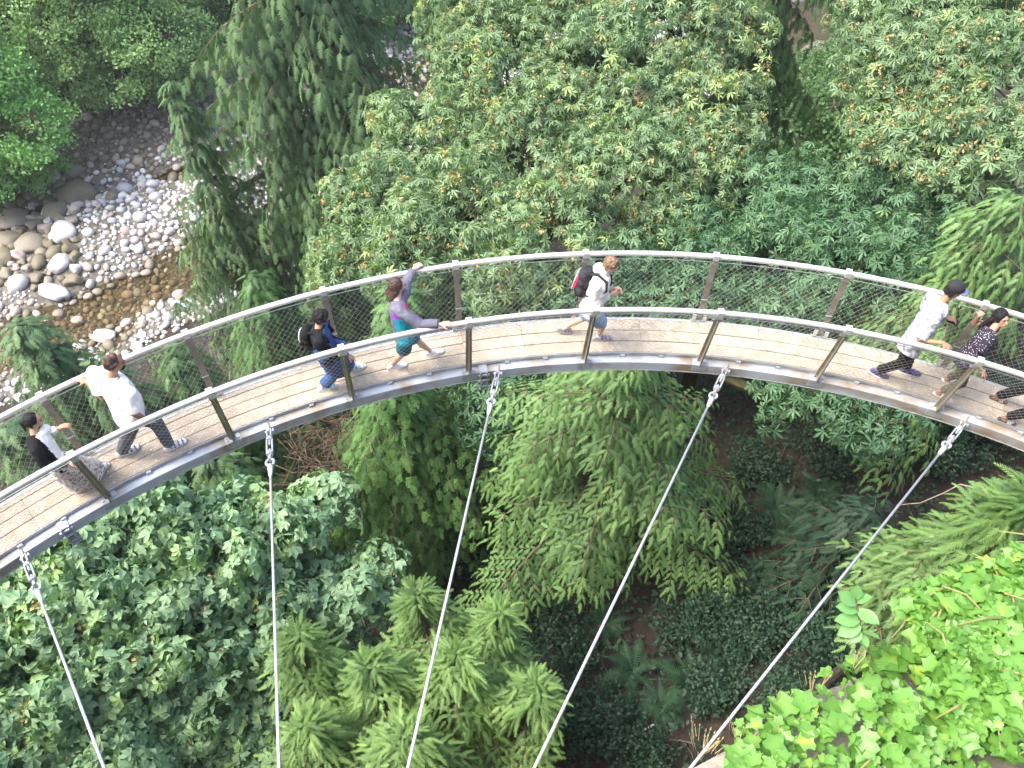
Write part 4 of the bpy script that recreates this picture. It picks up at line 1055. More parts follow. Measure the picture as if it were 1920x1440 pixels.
for i, (bx_, by_, d_, tx_, ty_, td) in enumerate([(1608, 1144, 3.46, 1570, 1135, 3.42), (1606, 1132, 3.44, 1576, 1112, 3.38), (1604, 1122, 3.42, 1608, 1102, 3.36), (1606, 1128, 3.44, 1630, 1116, 3.40), (1609, 1145, 3.46, 1648, 1166, 3.42),
        (1611, 1162, 3.49, 1568, 1160, 3.44), (1613, 1172, 3.50, 1572, 1190, 3.46), (1616, 1185, 3.52, 1594, 1204, 3.50), (1616, 1185, 3.52, 1650, 1190, 3.48), (1618, 1190, 3.53, 1628, 1212, 3.50)]):
    a = at(bx_, by_, d_); b = at(tx_, ty_, td); L = np.linalg.norm(b - a) * .95
    R_ = basis((b - a)[None], np.array([[0, 0, 1.0]]) + rng.normal(size=(1, 3)) * .25)[0]; v, f = sap_leaf(i)
    o = obj('leaf', np_mesh('leaf', (v * L) @ R_.T + (a - p0), f, [MAT_SAP], tint=np.full(len(v), .3 + .06 * i), smooth=True), sap)
# dry grass on the rock corner
M_DRY = leaf_mat('dry_grass', (.26, .19, .09), (.50, .40, .22), .8, .25, .2)
def dry_tuft(px, py, d, n, h, label):
    p = at(px, py, d); t = thing('dry_grass', label, 'grass tuft', tuple(p), 0, 'dry grass on the ledge'); V = []; F = []
    for i in range(n):
        a = rng.uniform(0, 6.28); L = h * rng.uniform(.5, 1.1); o_ = np.array([math.cos(a), math.sin(a), 0]) * rng.uniform(0, .06); q = np.array([math.cos(a) * .35 + rng.uniform(-.3, .1), math.sin(a) * .35 + .25, 1]) * L
        s_ = np.array([-math.sin(a), math.cos(a), 0]) * .0013; b = len(V); m_ = o_ + q * .55
        V += [o_ - s_, o_ + s_, m_ + s_, m_ - s_, o_ + q, o_ + q * .82 + s_ * 3, o_ + q * .82 - s_ * 3]; F += [(b, b + 1, b + 2), (b, b + 2, b + 3), (b + 3, b + 2, b + 4), (b + 4, b + 5, b + 6)]
    o = obj('blades', np_mesh('blades', np.array(V), np.array(F), [M_DRY], tint=rng.uniform(0, 1, len(V))), t); o['kind'] = 'stuff'
dry_tuft(1318, 1412, 3.45, 34, .10, 'tuft of dry grass on the bare rock corner by the fifth cable'); dry_tuft(1385, 1395, 3.47, 16, .08, 'dry grass between the rock corner and the ivy')
dry_tuft(1520, 1300, 3.55, 22, .09, 'dry grass seed heads on the ivy edge in front of the pinnate shrub'); dry_tuft(1470, 1340, 3.5, 12, .07, 'small dry grass stalks on the ivy edge'); dry_tuft(1600, 1255, 3.6, 14, .10, 'thin dry stalks just left of the sapling')
# white stick on the forest floor
p = gpix(1210, 1371); mb = MB(); mb.tube([(-.17, -.03, .12), (0, 0, .13), (.17, .05, .14)], .022, 6); o = mb.build('stick', mat('white_stick', (.7, .7, .68), .6)); o.location = tuple(p); o.rotation_euler = (0, 0, .25)
prop(o, 'short white stick lying on the dark ground between the last two cables', 'stick')
# pale bare twigs over the cedar at the right
def bare(pts, r, label):
    q = [at(*a) for a in pts]; mb = MB(); mb.tube([a - q[0] for a in q], np.linspace(r, r * .3, len(q)), 5); o = mb.build('bare_branch', M_PALE); o.location = tuple(q[0]); prop(o, label, 'branch', 'bare branches')
M_PALE = mat('pale_twig', (.20, .16, .12), .8, 0, col2=(.32, .27, .22), scale=12)
bare([(1920, 968, 11.5), (1890, 945, 11.6), (1866, 925, 11.7), (1858, 918, 11.7)], .022, 'thick pale broken branch at the right edge above the olive cedar')
bare([(1830, 915, 12), (1800, 908, 12.2), (1768, 925, 12.4), (1725, 943, 12.6), (1680, 947, 12.8)], .012, 'long thin curved twig right of the fifth cable')
# dry brush on the slope under the deck
M_BRUSH = mat('dry_brush', (.06, .040, .026), .9, 0, col2=(.13, .085, .055), scale=10)
mb = MB(); bc = at(590, 835, 19.5)
for i in range(280):
    c = at(rng.uniform(545, 660), rng.uniform(775, 930), rng.uniform(18.4, 20)); u = unit(rng.normal(size=3)) * rng.uniform(.2, .6); mb.tube([c - bc - u, c - bc + rng.normal(size=3) * .06, c - bc + u], [.010, .007, .003], 3)
o = mb.build('twigs', M_BRUSH); o['kind'] = 'stuff'; t = thing('dry_branches', 'brown dead branches on the slope under the deck, right of the second cable', 'dead branches', tuple(bc)); o.parent = t
# ------------------------------------------------------------------ people
DEPS = bpy.context.evaluated_depsgraph_get
def capsule(mm, a, b, ra, rb, k=10, caps=3, flat_a=False, flat_b=False, sq=1.0):
    a = np.array(a, float); b = np.array(b, float); d = unit(b - a)
    N = unit(np.cross(d, (0.3, .9, .31))); B = np.cross(d, N); rings = []
    def ring(c, r): return [c + r * (math.cos(t) * N + sq * math.sin(t) * B) for t in np.linspace(0, 2 * math.pi, k, endpoint=False)]
    if not flat_a:
        for i in range(caps): t = math.pi / 2 * (1 - (i + .35) / caps); rings.append(ring(a - d * ra * math.sin(t), ra * math.cos(t)))
    rings.append(ring(a, ra)); rings.append(ring(b, rb))
    if not flat_b:
        for i in range(caps): t = math.pi / 2 * (i + .65) / caps; rings.append(ring(b + d * rb * math.sin(t), rb * math.cos(t)))
    mm.sweep(rings)
def loft(mm, secs, k=18):
    """secs: centre, axis x half size, axis y half size (vectors)"""
    mm.sweep([[np.array(c) + np.array(u) * math.cos(t) + np.array(v) * math.sin(t) for t in np.linspace(0, 2 * math.pi, k, endpoint=False)] for c, u, v in secs])
def fuse(mm, name, mats, parent, voxel=.012, smooth=3, pick=None, post=None, disp=0.0):
    me = mm.mesh(name, mats); o = bpy.data.objects.new('tmp', me); COL.objects.link(o)
    r = o.modifiers.new('r', 'REMESH'); r.mode = 'VOXEL'; r.voxel_size = voxel; r.use_smooth_shade = True
    if smooth: s = o.modifiers.new('s', 'SMOOTH'); s.iterations = smooth; s.factor = .5
    dc = o.modifiers.new('d', 'DECIMATE'); dc.ratio = .32
    dg = DEPS(); dg.update(); new = bpy.data.meshes.new_from_object(o.evaluated_get(dg)); new.name = name
    bpy.data.objects.remove(o); bpy.data.meshes.remove(me)
    new.materials.clear()
    for m in (mats if isinstance(mats, (list, tuple)) else [mats]): new.materials.append(m)
    n = len(new.vertices); co = np.zeros(n * 3, np.float32); new.vertices.foreach_get('co', co); co = co.reshape(-1, 3)
    if disp:      # cloth folds
        no = np.zeros(n * 3, np.float32); new.vertices.foreach_get('normal', no); no = no.reshape(-1, 3)
        h = np.array([mnoise.noise(Vector((c[0] * 9 + c[2] * 5, c[1] * 9, c[2] * 14))) + .5 * mnoise.noise(Vector((c[0] * 22, c[1] * 22, c[2] * 26))) for c in co]); co = co + no * (h * disp)[:, None]
    if post is not None: co = post(co)
    new.vertices.foreach_set('co', co.astype(np.float32).ravel())
    nf = len(new.polygons)
    new.polygons.foreach_set('use_smooth', np.ones(nf, bool))
    mi = np.zeros(nf, np.int32)
    if pick is not None:
        ce = np.zeros(nf * 3, np.float32); new.polygons.foreach_get('center', ce); mi = pick(ce.reshape(-1, 3)).astype(np.int32)
    new.polygons.foreach_set('material_index', mi); new.update()
    return obj(name, new, parent)
def ik(a, b, l1, l2, pole):
    a = np.array(a, float); b = np.array(b, float); d = b - a; L = np.linalg.norm(d); Lm = min(L, (l1 + l2) * .999)
    k = (l1 * l1 - l2 * l2 + Lm * Lm) / (2 * Lm); h = math.sqrt(max(l1 * l1 - k * k, 0)); d = d / L
    p = np.array(pole, float); p = unit(p - d * (p @ d)); return a + d * k * (L / Lm) + p * h
def skin_mat(n, c): return mat(n, c, .5, 0, col2=tuple(x * 1.12 for x in c), scale=14, spec=.35)
M_SKIN_A = skin_mat('skin_brown', (.30, .155, .095)); M_SKIN_B = skin_mat('skin_light', (.52, .31, .225)); M_SKIN_C = skin_mat('skin_tan', (.40, .22, .145))
M_HAIR_K = mat('hair_black', (.006, .0055, .006), .6, 0, col2=(.016, .014, .015), scale=40, spec=.25, bump=.6, bscale=45); M_HAIR_B = mat('hair_brown', (.034, .016, .010), .5, 0, col2=(.066, .034, .020), scale=40, bump=.6, bscale=45); M_HAIR_L = mat('hair_light_brown', (.12, .070, .035), .5, 0, col2=(.19, .115, .06), scale=30, bump=.6, bscale=40)
M_EYE = mat('eye_dark', (.02, .015, .012), .2); M_LIP = mat('lips', (.30, .10, .08), .4)
def cloth(n, c, c2=None, scale=10, rough=.85, lo=.4, hi=.6): return mat(n, c, rough, 0, col2=c2 or tuple(x * .86 for x in c), scale=scale, bump=.25, bscale=18, spec=.2, lo=lo, hi=hi)
def dots(n, base, spots, scale=30, size=.25):
    m = mat(n, base, .8); nt = m.node_tree; b = nt.nodes['Principled BSDF']; tc = nt.nodes.new('ShaderNodeTexCoord'); v = nt.nodes.new('ShaderNodeTexVoronoi'); v.inputs['Scale'].default_value = scale
    nt.links.new(tc.outputs['Object'], v.inputs['Vector']); rp = nt.nodes.new('ShaderNodeValToRGB'); rp.color_ramp.interpolation = 'CONSTANT'; rp.color_ramp.elements[0].color = (1, 1, 1, 1); rp.color_ramp.elements[1].color = (0, 0, 0, 1); rp.color_ramp.elements[1].position = size
    nt.links.new(v.outputs['Distance'], rp.inputs[0]); mx = nt.nodes.new('ShaderNodeMixRGB'); nt.links.new(rp.outputs[0], mx.inputs[0]); mx.inputs[1].default_value = (*base, 1)
    if isinstance(spots, tuple): mx.inputs[2].default_value = (*spots, 1)
    else:
        r2 = nt.nodes.new('ShaderNodeValToRGB'); r2.color_ramp.interpolation = 'CONSTANT'; sp_ = nt.nodes.new('ShaderNodeSeparateColor'); nt.links.new(v.outputs['Color'], sp_.inputs[0])
        for i, c in enumerate(spots):
            e = r2.color_ramp.elements[i] if i < 2 else r2.color_ramp.elements.new(i / len(spots)); e.position = i / len(spots); e.color = (*c, 1)
        nt.links.new(sp_.outputs[0], r2.inputs[0]); nt.links.new(r2.outputs[0], mx.inputs[2])
    nt.links.new(mx.outputs[0], b.inputs['Base Color']); return m

class Person:
    def __init__(s, label, skin, J, scale=1.0, build=1.0, female=False, face=None):
        s.sc = scale; s.bd = build; s.skin = skin; s.female = female
        feet = (atz(*J['anL'][:2], J['anL'][2]) + atz(*J['anR'][:2], J['anR'][2])) / 2
        s.O = np.array([feet[0], feet[1], 0.0])
        ph = math.atan2(feet[0] - CX, feet[1] - CY); s.fw = tang(ph); s.lf = radial(ph)     # walking direction and left side
        s.t = thing('person', label, 'person', tuple(s.O), 0, 'people on the walkway')
        s.J = {k: atz(*v) - s.O for k, v in J.items()}
        j = s.J; j['hipL'] = j['pelvis'] + s.lf * .085 * scale - np.array([0, 0, .04]); j['hipR'] = j['pelvis'] - s.lf * .085 * scale - np.array([0, 0, .04])
        l1, l2 = .43 * scale, .42 * scale
        for q in 'LR':
            j['kn' + q] = ik(j['hip' + q], j['an' + q], l1, l2, s.fw + np.array([0, 0, .15])); out = s.lf if q == 'L' else -s.lf
            j['el' + q] = ik(j['sh' + q], j['wr' + q], .295 * scale, .255 * scale, np.array([0, 0, -1]) - .6 * s.fw + .35 * out)
        s.face = unit(face[0] * s.fw + face[1] * s.lf + np.array([0, 0, face[2]])) if face else s.fw
        up = np.array([0, 0, 1.0]); s.hy = unit(np.cross(up, s.face)); s.hz = np.cross(s.face, s.hy); s.H = np.stack([s.face, s.hy, s.hz], 1)
        s.ax = unit(j['neck'] - j['pelvis']); sh = j['shL'] - j['shR']; s.sx = unit(sh - s.ax * (sh @ s.ax)); s.sf = np.cross(s.sx, s.ax)
        pl = s.lf - s.ax * (s.lf @ s.ax); s.px = unit(pl); s.pf = np.cross(s.px, s.ax)
    def torso(s, mm, g=0.0, lo=-.10, hi=1.0, belly=0.0, hipw=1.0):
        """lofted torso from below the pelvis (lo) to the neck base, g = cloth allowance"""
        j = s.J; L = np.linalg.norm(j['neck'] - j['pelvis']); k = s.sc; b = s.bd
        prof = [(-.18, .150, .105), (-.06, .162, .115), (.10, .155 if not s.female else .140, .112), (.30, .140 if not s.female else .122, .105), (.52, .150 if not s.female else .134, .112), (.74, .165 if not s.female else .146, .108), (.88, .150, .088), (.97, .085, .065)]
        secs = []
        for (t, w, d) in prof:
            if t < lo - .001 or t > hi: continue
            m = max(0, min(1, t)); X = unit(s.px * (1 - m) + s.sx * m); Fv = np.cross(X, s.ax)
            bl = belly * math.exp(-((t - .28) / .25) ** 2)
            c = j['pelvis'] + s.ax * L * t + Fv * (.5 * bl)
            secs.append((c, X * (w * k * b * (hipw if t < .15 else 1) + g), Fv * (d * k * b + g + .5 * bl)))
        loft(mm, secs)
    def body(s, grip=(0, 0), hand_n=(None, None), hand_d=(None, None)):
        j = s.J; k = s.sc; mm = MB(); b = s.bd ** .6
        s.torso(mm)
        for q in 'LR':
            capsule(mm, j['sh' + q], j['el' + q], .047 * k * b, .037 * k * b); capsule(mm, j['el' + q], j['wr' + q], .037 * k * b, .025 * k)
            capsule(mm, j['neck'] - s.ax * .06 * k, j['sh' + q], .06 * k, .05 * k * b)
            capsule(mm, j['hip' + q], j['kn' + q], .076 * k * b, .050 * k * b); capsule(mm, j['kn' + q], j['an' + q], .051 * k * b, .033 * k)
            capsule(mm, j['kn' + q] * .65 + j['an' + q] * .35 - s.fw * .012, j['kn' + q] * .4 + j['an' + q] * .6, .050 * k * b, .036 * k)
            capsule(mm, j['an' + q] - np.array([0, 0, .03 * k]), j['an' + q] + s.fw * .10 * k - np.array([0, 0, .045 * k]), .036 * k, .028 * k)
        hc = j['head']; capsule(mm, j['neck'] - s.ax * .03, hc - s.hz * .05 * k, .054 * k, .05 * k)
        def hp(x, y, z): return hc + s.H @ (np.array([x, y, z]) * k)
        mm.ell(hc, .098 * k, .077 * k, .112 * k, s.H, 14, 10); mm.ell(hp(.022, 0, -.055), .068 * k, .060 * k, .066 * k, s.H, 12, 8)
        mm.ell(hp(.062, 0, -.098), .026 * k, .030 * k, .022 * k, s.H); capsule(mm, hp(.094, 0, .005), hp(.112, 0, -.032), .010 * k, .016 * k, 8)
        mm.ell(hp(.080, 0, .025), .02 * k, .052 * k, .014 * k, s.H); mm.ell(hp(.092, 0, -.066), .012 * k, .026 * k, .012 * k, s.H)
        for y in (1, -1): mm.ell(hp(-.005, y * .080, -.012), .020 * k, .010 * k, .032 * k, s.H)
        for i, q in enumerate('LR'):
            fa = unit(j['wr' + q] - j['el' + q]); d = unit(hand_d[i][0] * s.fw + hand_d[i][1] * s.lf + np.array([0, 0, hand_d[i][2]])) if hand_d[i] is not None else fa
            nrm = np.array(hand_n[i], float) if hand_n[i] is not None else np.array([0, 0, -1.0]); nrm = nrm[0] * s.fw + nrm[1] * s.lf + np.array([0, 0, nrm[2]])
            nrm = unit(nrm - d * (nrm @ d)); sd_ = np.cross(d, nrm) * (1 if q == 'L' else -1)       # towards the thumb
            w = j['wr' + q]; Rh = np.stack([d, sd_, nrm], 1); mm.ell(w + d * .052 * k, .060 * k, .044 * k, .020 * k, Rh, 10, 8); g = grip[i]
            for f, (o_, L, sp_) in enumerate(((.031, .076, .10), (.0105, .086, .02), (-.0105, .080, -.05), (-.031, .062, -.14))):
                r = .0100 * k; a = w + (d * .088 + sd_ * o_ * 1.12) * k; d1 = unit(d + sd_ * sp_ + nrm * g * .7); d2 = unit(d * (1 - g * .7) + sd_ * sp_ + nrm * (g * 1.6 + .15)); p = a + d1 * L * .52 * k; capsule(mm, a - d1 * .01, p, r, r * .95, 8, 2); capsule(mm, p, p + d2 * L * .48 * k, r * .95, r * .82, 8, 2)
            a = w + (d * .028 + sd_ * .030) * k; p = a + unit(d * .7 + sd_ * .75 + nrm * (.25 + .4 * g)) * .045 * k; capsule(mm, a, p, .0135 * k, .0115 * k, 8, 2); capsule(mm, p, p + unit(d + sd_ * .15 + nrm * (.2 + g)) * .034 * k, .0115 * k, .0095 * k, 8, 2)
        s.b = fuse(mm, 'body', s.skin, s.t, .0075, 2)
        mm = MB()
        for i, y in enumerate((1, -1)):
            mm = MB(); mm.ell(hp(.084, y * .031, .003), .011 * k, .015 * k, .009 * k, s.H, 8, 6); mm.build('eye', M_EYE, s.t, True)
            mm = MB(); capsule(mm, hp(.098, y * .016, .024), hp(.088, y * .048, .026), .0045 * k, .0035 * k, 6, 2); mm.build('eyebrow', M_HAIR_K, s.t, True)
        mm = MB(); mm.ell(hp(.101, 0, -.068), .007 * k, .022 * k, .007 * k, s.H, 8, 6); mm.build('mouth', M_LIP, s.t, True)
        return s
    def hp(s, x, y, z): return s.J['head'] + s.H @ (np.array([x, y, z]) * s.sc)
    def top(s, mats, g=.016, sleeve=1.0, lo=-.18, belly=0.0, pick=None, name='shirt', hem=None, sl=.02, hood=False, disp=.006, hipw=1.0):
        j = s.J; k = s.sc; mm = MB(); b = s.bd ** .6; s.torso(mm, g, lo, 1.0, belly, hipw)
        for q in 'LR':
            capsule(mm, j['neck'] - s.ax * .07 * k, j['sh' + q], .062 * k + g, .052 * k * b + g)
            if sleeve <= .5: e = j['sh' + q] + (j['el' + q] - j['sh' + q]) * sleeve * 2; capsule(mm, j['sh' + q], e, .050 * k * b + sl, .046 * k * b + sl * 1.3, 12, 3, False, True)
            else:
                capsule(mm, j['sh' + q], j['el' + q], .050 * k * b + sl, .042 * k * b + sl, 12); e = j['el' + q] + (j['wr' + q] - j['el' + q]) * (sleeve - .5) * 2; capsule(mm, j['el' + q], e, .042 * k * b + sl, .032 * k + sl * .8, 12, 3, False, True)
        if hood: mm.ell(j['neck'] - s.sf * .07 * k + s.ax * .05 * k, .085 * k, .11 * k, .075 * k, np.stack([s.sf, s.sx, s.ax], 1)); capsule(mm, j['neck'] - s.ax * .02, j['neck'] + s.ax * .05 * k, .085 * k, .075 * k)
        return fuse(mm, name, mats, s.t, .011, 3, pick, None, disp)
    def legs(s, mats, length=1.0, g=.014, name='trousers', flare=0.0, pick=None, disp=.005):
        j = s.J; k = s.sc; mm = MB(); b = s.bd ** .6; s.torso(mm, .010, -.18, .14)
        for q in 'LR':
            h, n, a = j['hip' + q], j['kn' + q], j['an' + q]
            if length <= .5: e = h + (n - h) * length * 2; capsule(mm, h, e, .080 * k * b + g, .062 * k * b + g + flare, 14, 3, False, True)
            else:
                capsule(mm, h, n, .080 * k * b + g, .054 * k * b + g + flare * .4, 14); e = n + (a - n) * (length - .5) * 2; capsule(mm, n, e, .054 * k * b + g + flare * .4, .040 * k + g + flare, 14, 3, False, True)
        return fuse(mm, name, mats, s.t, .011, 3, pick, None, disp)
    def shoes(s, upper, sole, yaw=(0, 0), pitch=(0, 0), name='shoe', accent=None):
        k = s.sc * 1.10
        for i, q in enumerate('LR'):
            a = s.J['an' + q]; cy, sy = math.cos(yaw[i]), math.sin(yaw[i]); f = s.fw * cy + s.lf * sy; l = -s.fw * sy + s.lf * cy; p = pitch[i]; f2 = f * math.cos(p) - np.array([0, 0, 1]) * math.sin(p); u2 = np.cross(f2, l)
            R = np.stack([f2, l, u2], 1); o_ = a - u2 * .075 * k
            mm = MB()
            def S(x, y, z): return o_ + R @ (np.array([x, y, z]) * k)
            for (x, rx, ry, rz, z) in ((-.035, .045, .034, .040, .038), (.03, .07, .040, .045, .040), (.10, .07, .045, .032, .030), (.145, .05, .042, .026, .026)): mm.ell(S(x, 0, z), rx * k, ry * k, rz * k, R, 12, 8)
            mm.ell(S(.05, 0, .006), .145 * k, .047 * k, .016 * k, R, 14, 6)
            capsule(mm, S(-.005, 0, .05), S(-.005, 0, .088), .036 * k, .038 * k, 10, 2, False, True)
            def pick(c, o_=o_, R=R):
                q_ = (c - o_) @ R; r = np.where(q_[:, 2] < .020, 1, 0)
                if accent: r = np.where((q_[:, 2] >= .02) & (np.abs(np.sin(q_[:, 0] * 60)) < .45) & (q_[:, 2] > .030) & (q_[:, 0] > 0.0), 2, r)
                return r
            fuse(mm, name, [upper, sole] + ([accent] if accent else []), s.t, .008, 2, pick)
    def hair(s, m, long=0.0, bun=False, pony=False, thick=1.0, curls=0.0):
        k = s.sc; mm = MB(); mm.ell(s.hp(-.022, 0, .022), .096 * k * thick, .088 * k * thick, .108 * k * thick, s.H, 16, 12)
        for y in (1, -1): capsule(mm, s.hp(-.02, y * .064, .02), s.hp(-.03, y * .066, -.055), .032 * k, .022 * k)
        mm.ell(s.hp(-.062, 0, -.02), .05 * k, .068 * k, .07 * k, s.H)
        if long:
            for y in (-1, -.4, .4, 1):
                b = s.hp(-.055, y * .060, -.03); e = b - s.hz * 0 + np.array([0, 0, -long * k * (1 - .15 * abs(y))]) - s.sf * .045 * k; mid = (b + e) / 2 - s.sf * .03 * k
                capsule(mm, b, mid, .044 * k, .050 * k); capsule(mm, mid, e, .050 * k, .022 * k)
        if pony:
            b = s.hp(-.115, 0, .0); mm.ell(b, .04 * k, .04 * k, .04 * k, s.H); e = b + np.array([0, 0, -.17]) - s.sf * .05; capsule(mm, b, e, .034 * k, .014 * k)
        if curls:
            for _ in range(46):
                u = unit(rng.normal(size=3)); 
                if u[0] > .55 and u[2] < .35: continue
                mm.ell(s.hp(-.022 + u[0] * .092, u[1] * .085, .025 + u[2] * .10), curls, curls, curls, None, 7, 5)
        # strands: fine relief along the hair
        return fuse(mm, 'hair', m, s.t, .008, 1, None, None, .004)

SOLE_W = mat('sole_white', (.75, .75, .74), .6); LEATHER = mat('shoe_grey', (.26, .25, .26), .7, 0, col2=(.36, .35, .36), scale=25)
WHITE_SH = mat('shoe_white', (.66, .65, .66), .6, 0, col2=(.76, .74, .74), scale=20); BLUE_SH = mat('shoe_pale_blue', (.52, .64, .68), .6, 0, col2=(.72, .77, .78), scale=18)
M_PURP = mat('lace_purple', (.09, .055, .22), .7); M_NAVY = mat('shoe_navy', (.055, .045, .14), .7, 0, col2=(.09, .075, .20), scale=20)
BLACKC = cloth('black_cloth', (.007, .007, .009), (.012, .012, .015)); WHITEC = cloth('white_cloth', (.66, .64, .60), (.72, .70, .67))

# 1 woman in the black cardigan
p = Person('woman in a black cardigan with a black ponytail and a pale flowered skirt', M_SKIN_C,
    dict(head=(61, 788, 1.37), neck=(62, 812, 1.23), shL=(85, 806, 1.19), shR=(66, 842, 1.18), wrL=(108, 803, 1.02), wrR=(128, 868, .93), pelvis=(108, 866, .80), anL=(176, 880, .075), anR=(148, 914, .075)), .88, 1.0, True, (1, -.15, -.25)).body((.5, .3), ((0, -.3, -1), None), ((.9, -.3, .25), None))
M_FLOW = dots('flower_print', (.62, .58, .54), [(.45, .10, .10), (.16, .20, .10), (.20, .15, .30), (.60, .42, .36)], 26, .42)
j = p.J; mm = MB(); ft = (j['anL'] + j['anR']) / 2; X = p.lf; Y = p.fw
loft(mm, [(j['pelvis'] + np.array([0, 0, .12]), X * .135, Y * .105), (j['pelvis'], X * .165, Y * .135), (j['pelvis'] * .5 + ft * .5, X * .20, Y * .20), (ft + np.array([0, 0, .10]), X * .22, Y * .25), (ft + np.array([0, 0, .07]), X * .21, Y * .24)])
fuse(mm, 'skirt', M_FLOW, p.t, .012, 2, None, None, .016)
p.top([BLACKC, WHITEC], .018, .98, -.18, 0, lambda c: np.where((((c - p.J['pelvis']) @ p.sf > .06) & ((c - p.J['pelvis']) @ p.sx > -.045)) | ((c - p.J['pelvis']) @ p.sx > .16), 1, 0), 'cardigan')
p.hair(M_HAIR_K, pony=True); p.shoes(WHITE_SH, mat('sole_pink', (.50, .30, .24), .6), name='shoe', accent=M_PURP)
# 2 bald man
p = Person('heavy man with thinning black hair in a white t-shirt and grey trousers', M_SKIN_A,
    dict(head=(213, 680, 1.665), neck=(208, 704, 1.47), shL=(176, 700, 1.42), shR=(243, 738, 1.40), wrL=(163, 716, 1.235), wrR=(276, 787, .86), pelvis=(240, 775, .93), anL=(318, 835, .08), anR=(228, 846, .08)), 1.03, 1.22, False, (1, -.1, -.15)).body((.7, .5), ((0, 0, -1), (0, 1, 0)), ((-.5, .9, -.1), None))
GREYT = cloth('grey_trousers', (.085, .088, .10), (.12, .125, .14), 6)
p.legs(GREYT, .97, .018, flare=.012); p.top(WHITEC, .022, .42, -.18, .06, name='t_shirt', sl=.032, disp=.010)
p.shoes(WHITE_SH, mat('sole_grey', (.30, .32, .36), .6), accent=M_NAVY)
mm = MB(); k = p.sc; mm.ell(p.hp(-.030, 0, .000), .085 * k, .083 * k, .082 * k, p.H, 14, 10); mm.ell(p.hp(-.012, 0, .030), .090 * k, .078 * k, .092 * k, p.H, 14, 10)
for y in (1, -1): capsule(mm, p.hp(.03, y * .06, .05), p.hp(-.03, y * .072, .01), .022 * k, .03 * k)
fuse(mm, 'hair', mat('hair_thinning', (.020, .015, .014), .6, 0, col2=(.15, .08, .052), scale=11, spec=.25, lo=.46, hi=.60), p.t, .008, 1, None, None, .003)
mm = MB(); mm.ell(p.hp(.060, 0, -.088), .046 * k, .053 * k, .036 * k, p.H); fuse(mm, 'beard', M_HAIR_K, p.t, .008, 1)
w = p.J['wrR'] + unit(p.J['wrR'] - p.J['elR']) * .10; mm = MB(); mm.box((0, 0, 0), .075, .010, .15); o = mm.build('phone', mat('phone_case_blue', (.30, .52, .58), .4)); o.location = tuple(w + p.O + p.lf * .035 + np.array([0, 0, -.01])); o.rotation_euler = (.2, .9, -.3)
prop(o, 'pale blue phone held low in the bald man\'s right hand', 'phone')
# 3 woman with the small black backpack
p = Person('woman in a black jacket over blue clothes, looking down', M_SKIN_C,
    dict(head=(602, 596, 1.35), neck=(596, 614, 1.23), shL=(607, 606, 1.19), shR=(597, 641, 1.18), wrL=(648, 646, .88), wrR=(650, 668, .80), pelvis=(612, 662, .80), anL=(660, 688, .07), anR=(604, 726, .07)), .90, 1.05, True, (.85, -.1, -.65)).body((.4, .4))
BLUEC = cloth('blue_cloth', (.030, .068, .18), (.042, .095, .24), 7)
j = p.J; mm = MB(); kn = (j['knL'] + j['knR']) / 2
loft(mm, [(j['neck'] - p.ax * .12, p.sx * .11, p.sf * .10), (j['pelvis'] + p.ax * .2, p.lf * .14, p.pf * .13), (j['pelvis'], p.lf * .17, p.pf * .145), (kn + np.array([0, 0, .05]), p.lf * .185, p.fw * .20), (kn - np.array([0, 0, .06]), p.lf * .18, p.fw * .19)])
fuse(mm, 'tunic', BLUEC, p.t, .012, 2, None, None, .012); p.legs(BLUEC, .88, .020, flare=.025)
p.top([BLACKC, BLUEC], .022, 1.0, -.18, 0, lambda c: np.where(((c - p.J['pelvis']) @ p.sf > .075) & (np.abs((c - p.J['pelvis']) @ p.sx) < .10), 1, 0), 'jacket', sl=.026, disp=.010)
p.hair(M_HAIR_K, thick=1.08, curls=.026); p.shoes(BLUE_SH, SOLE_W, accent=mat('lace_teal', (.10, .32, .38), .6))
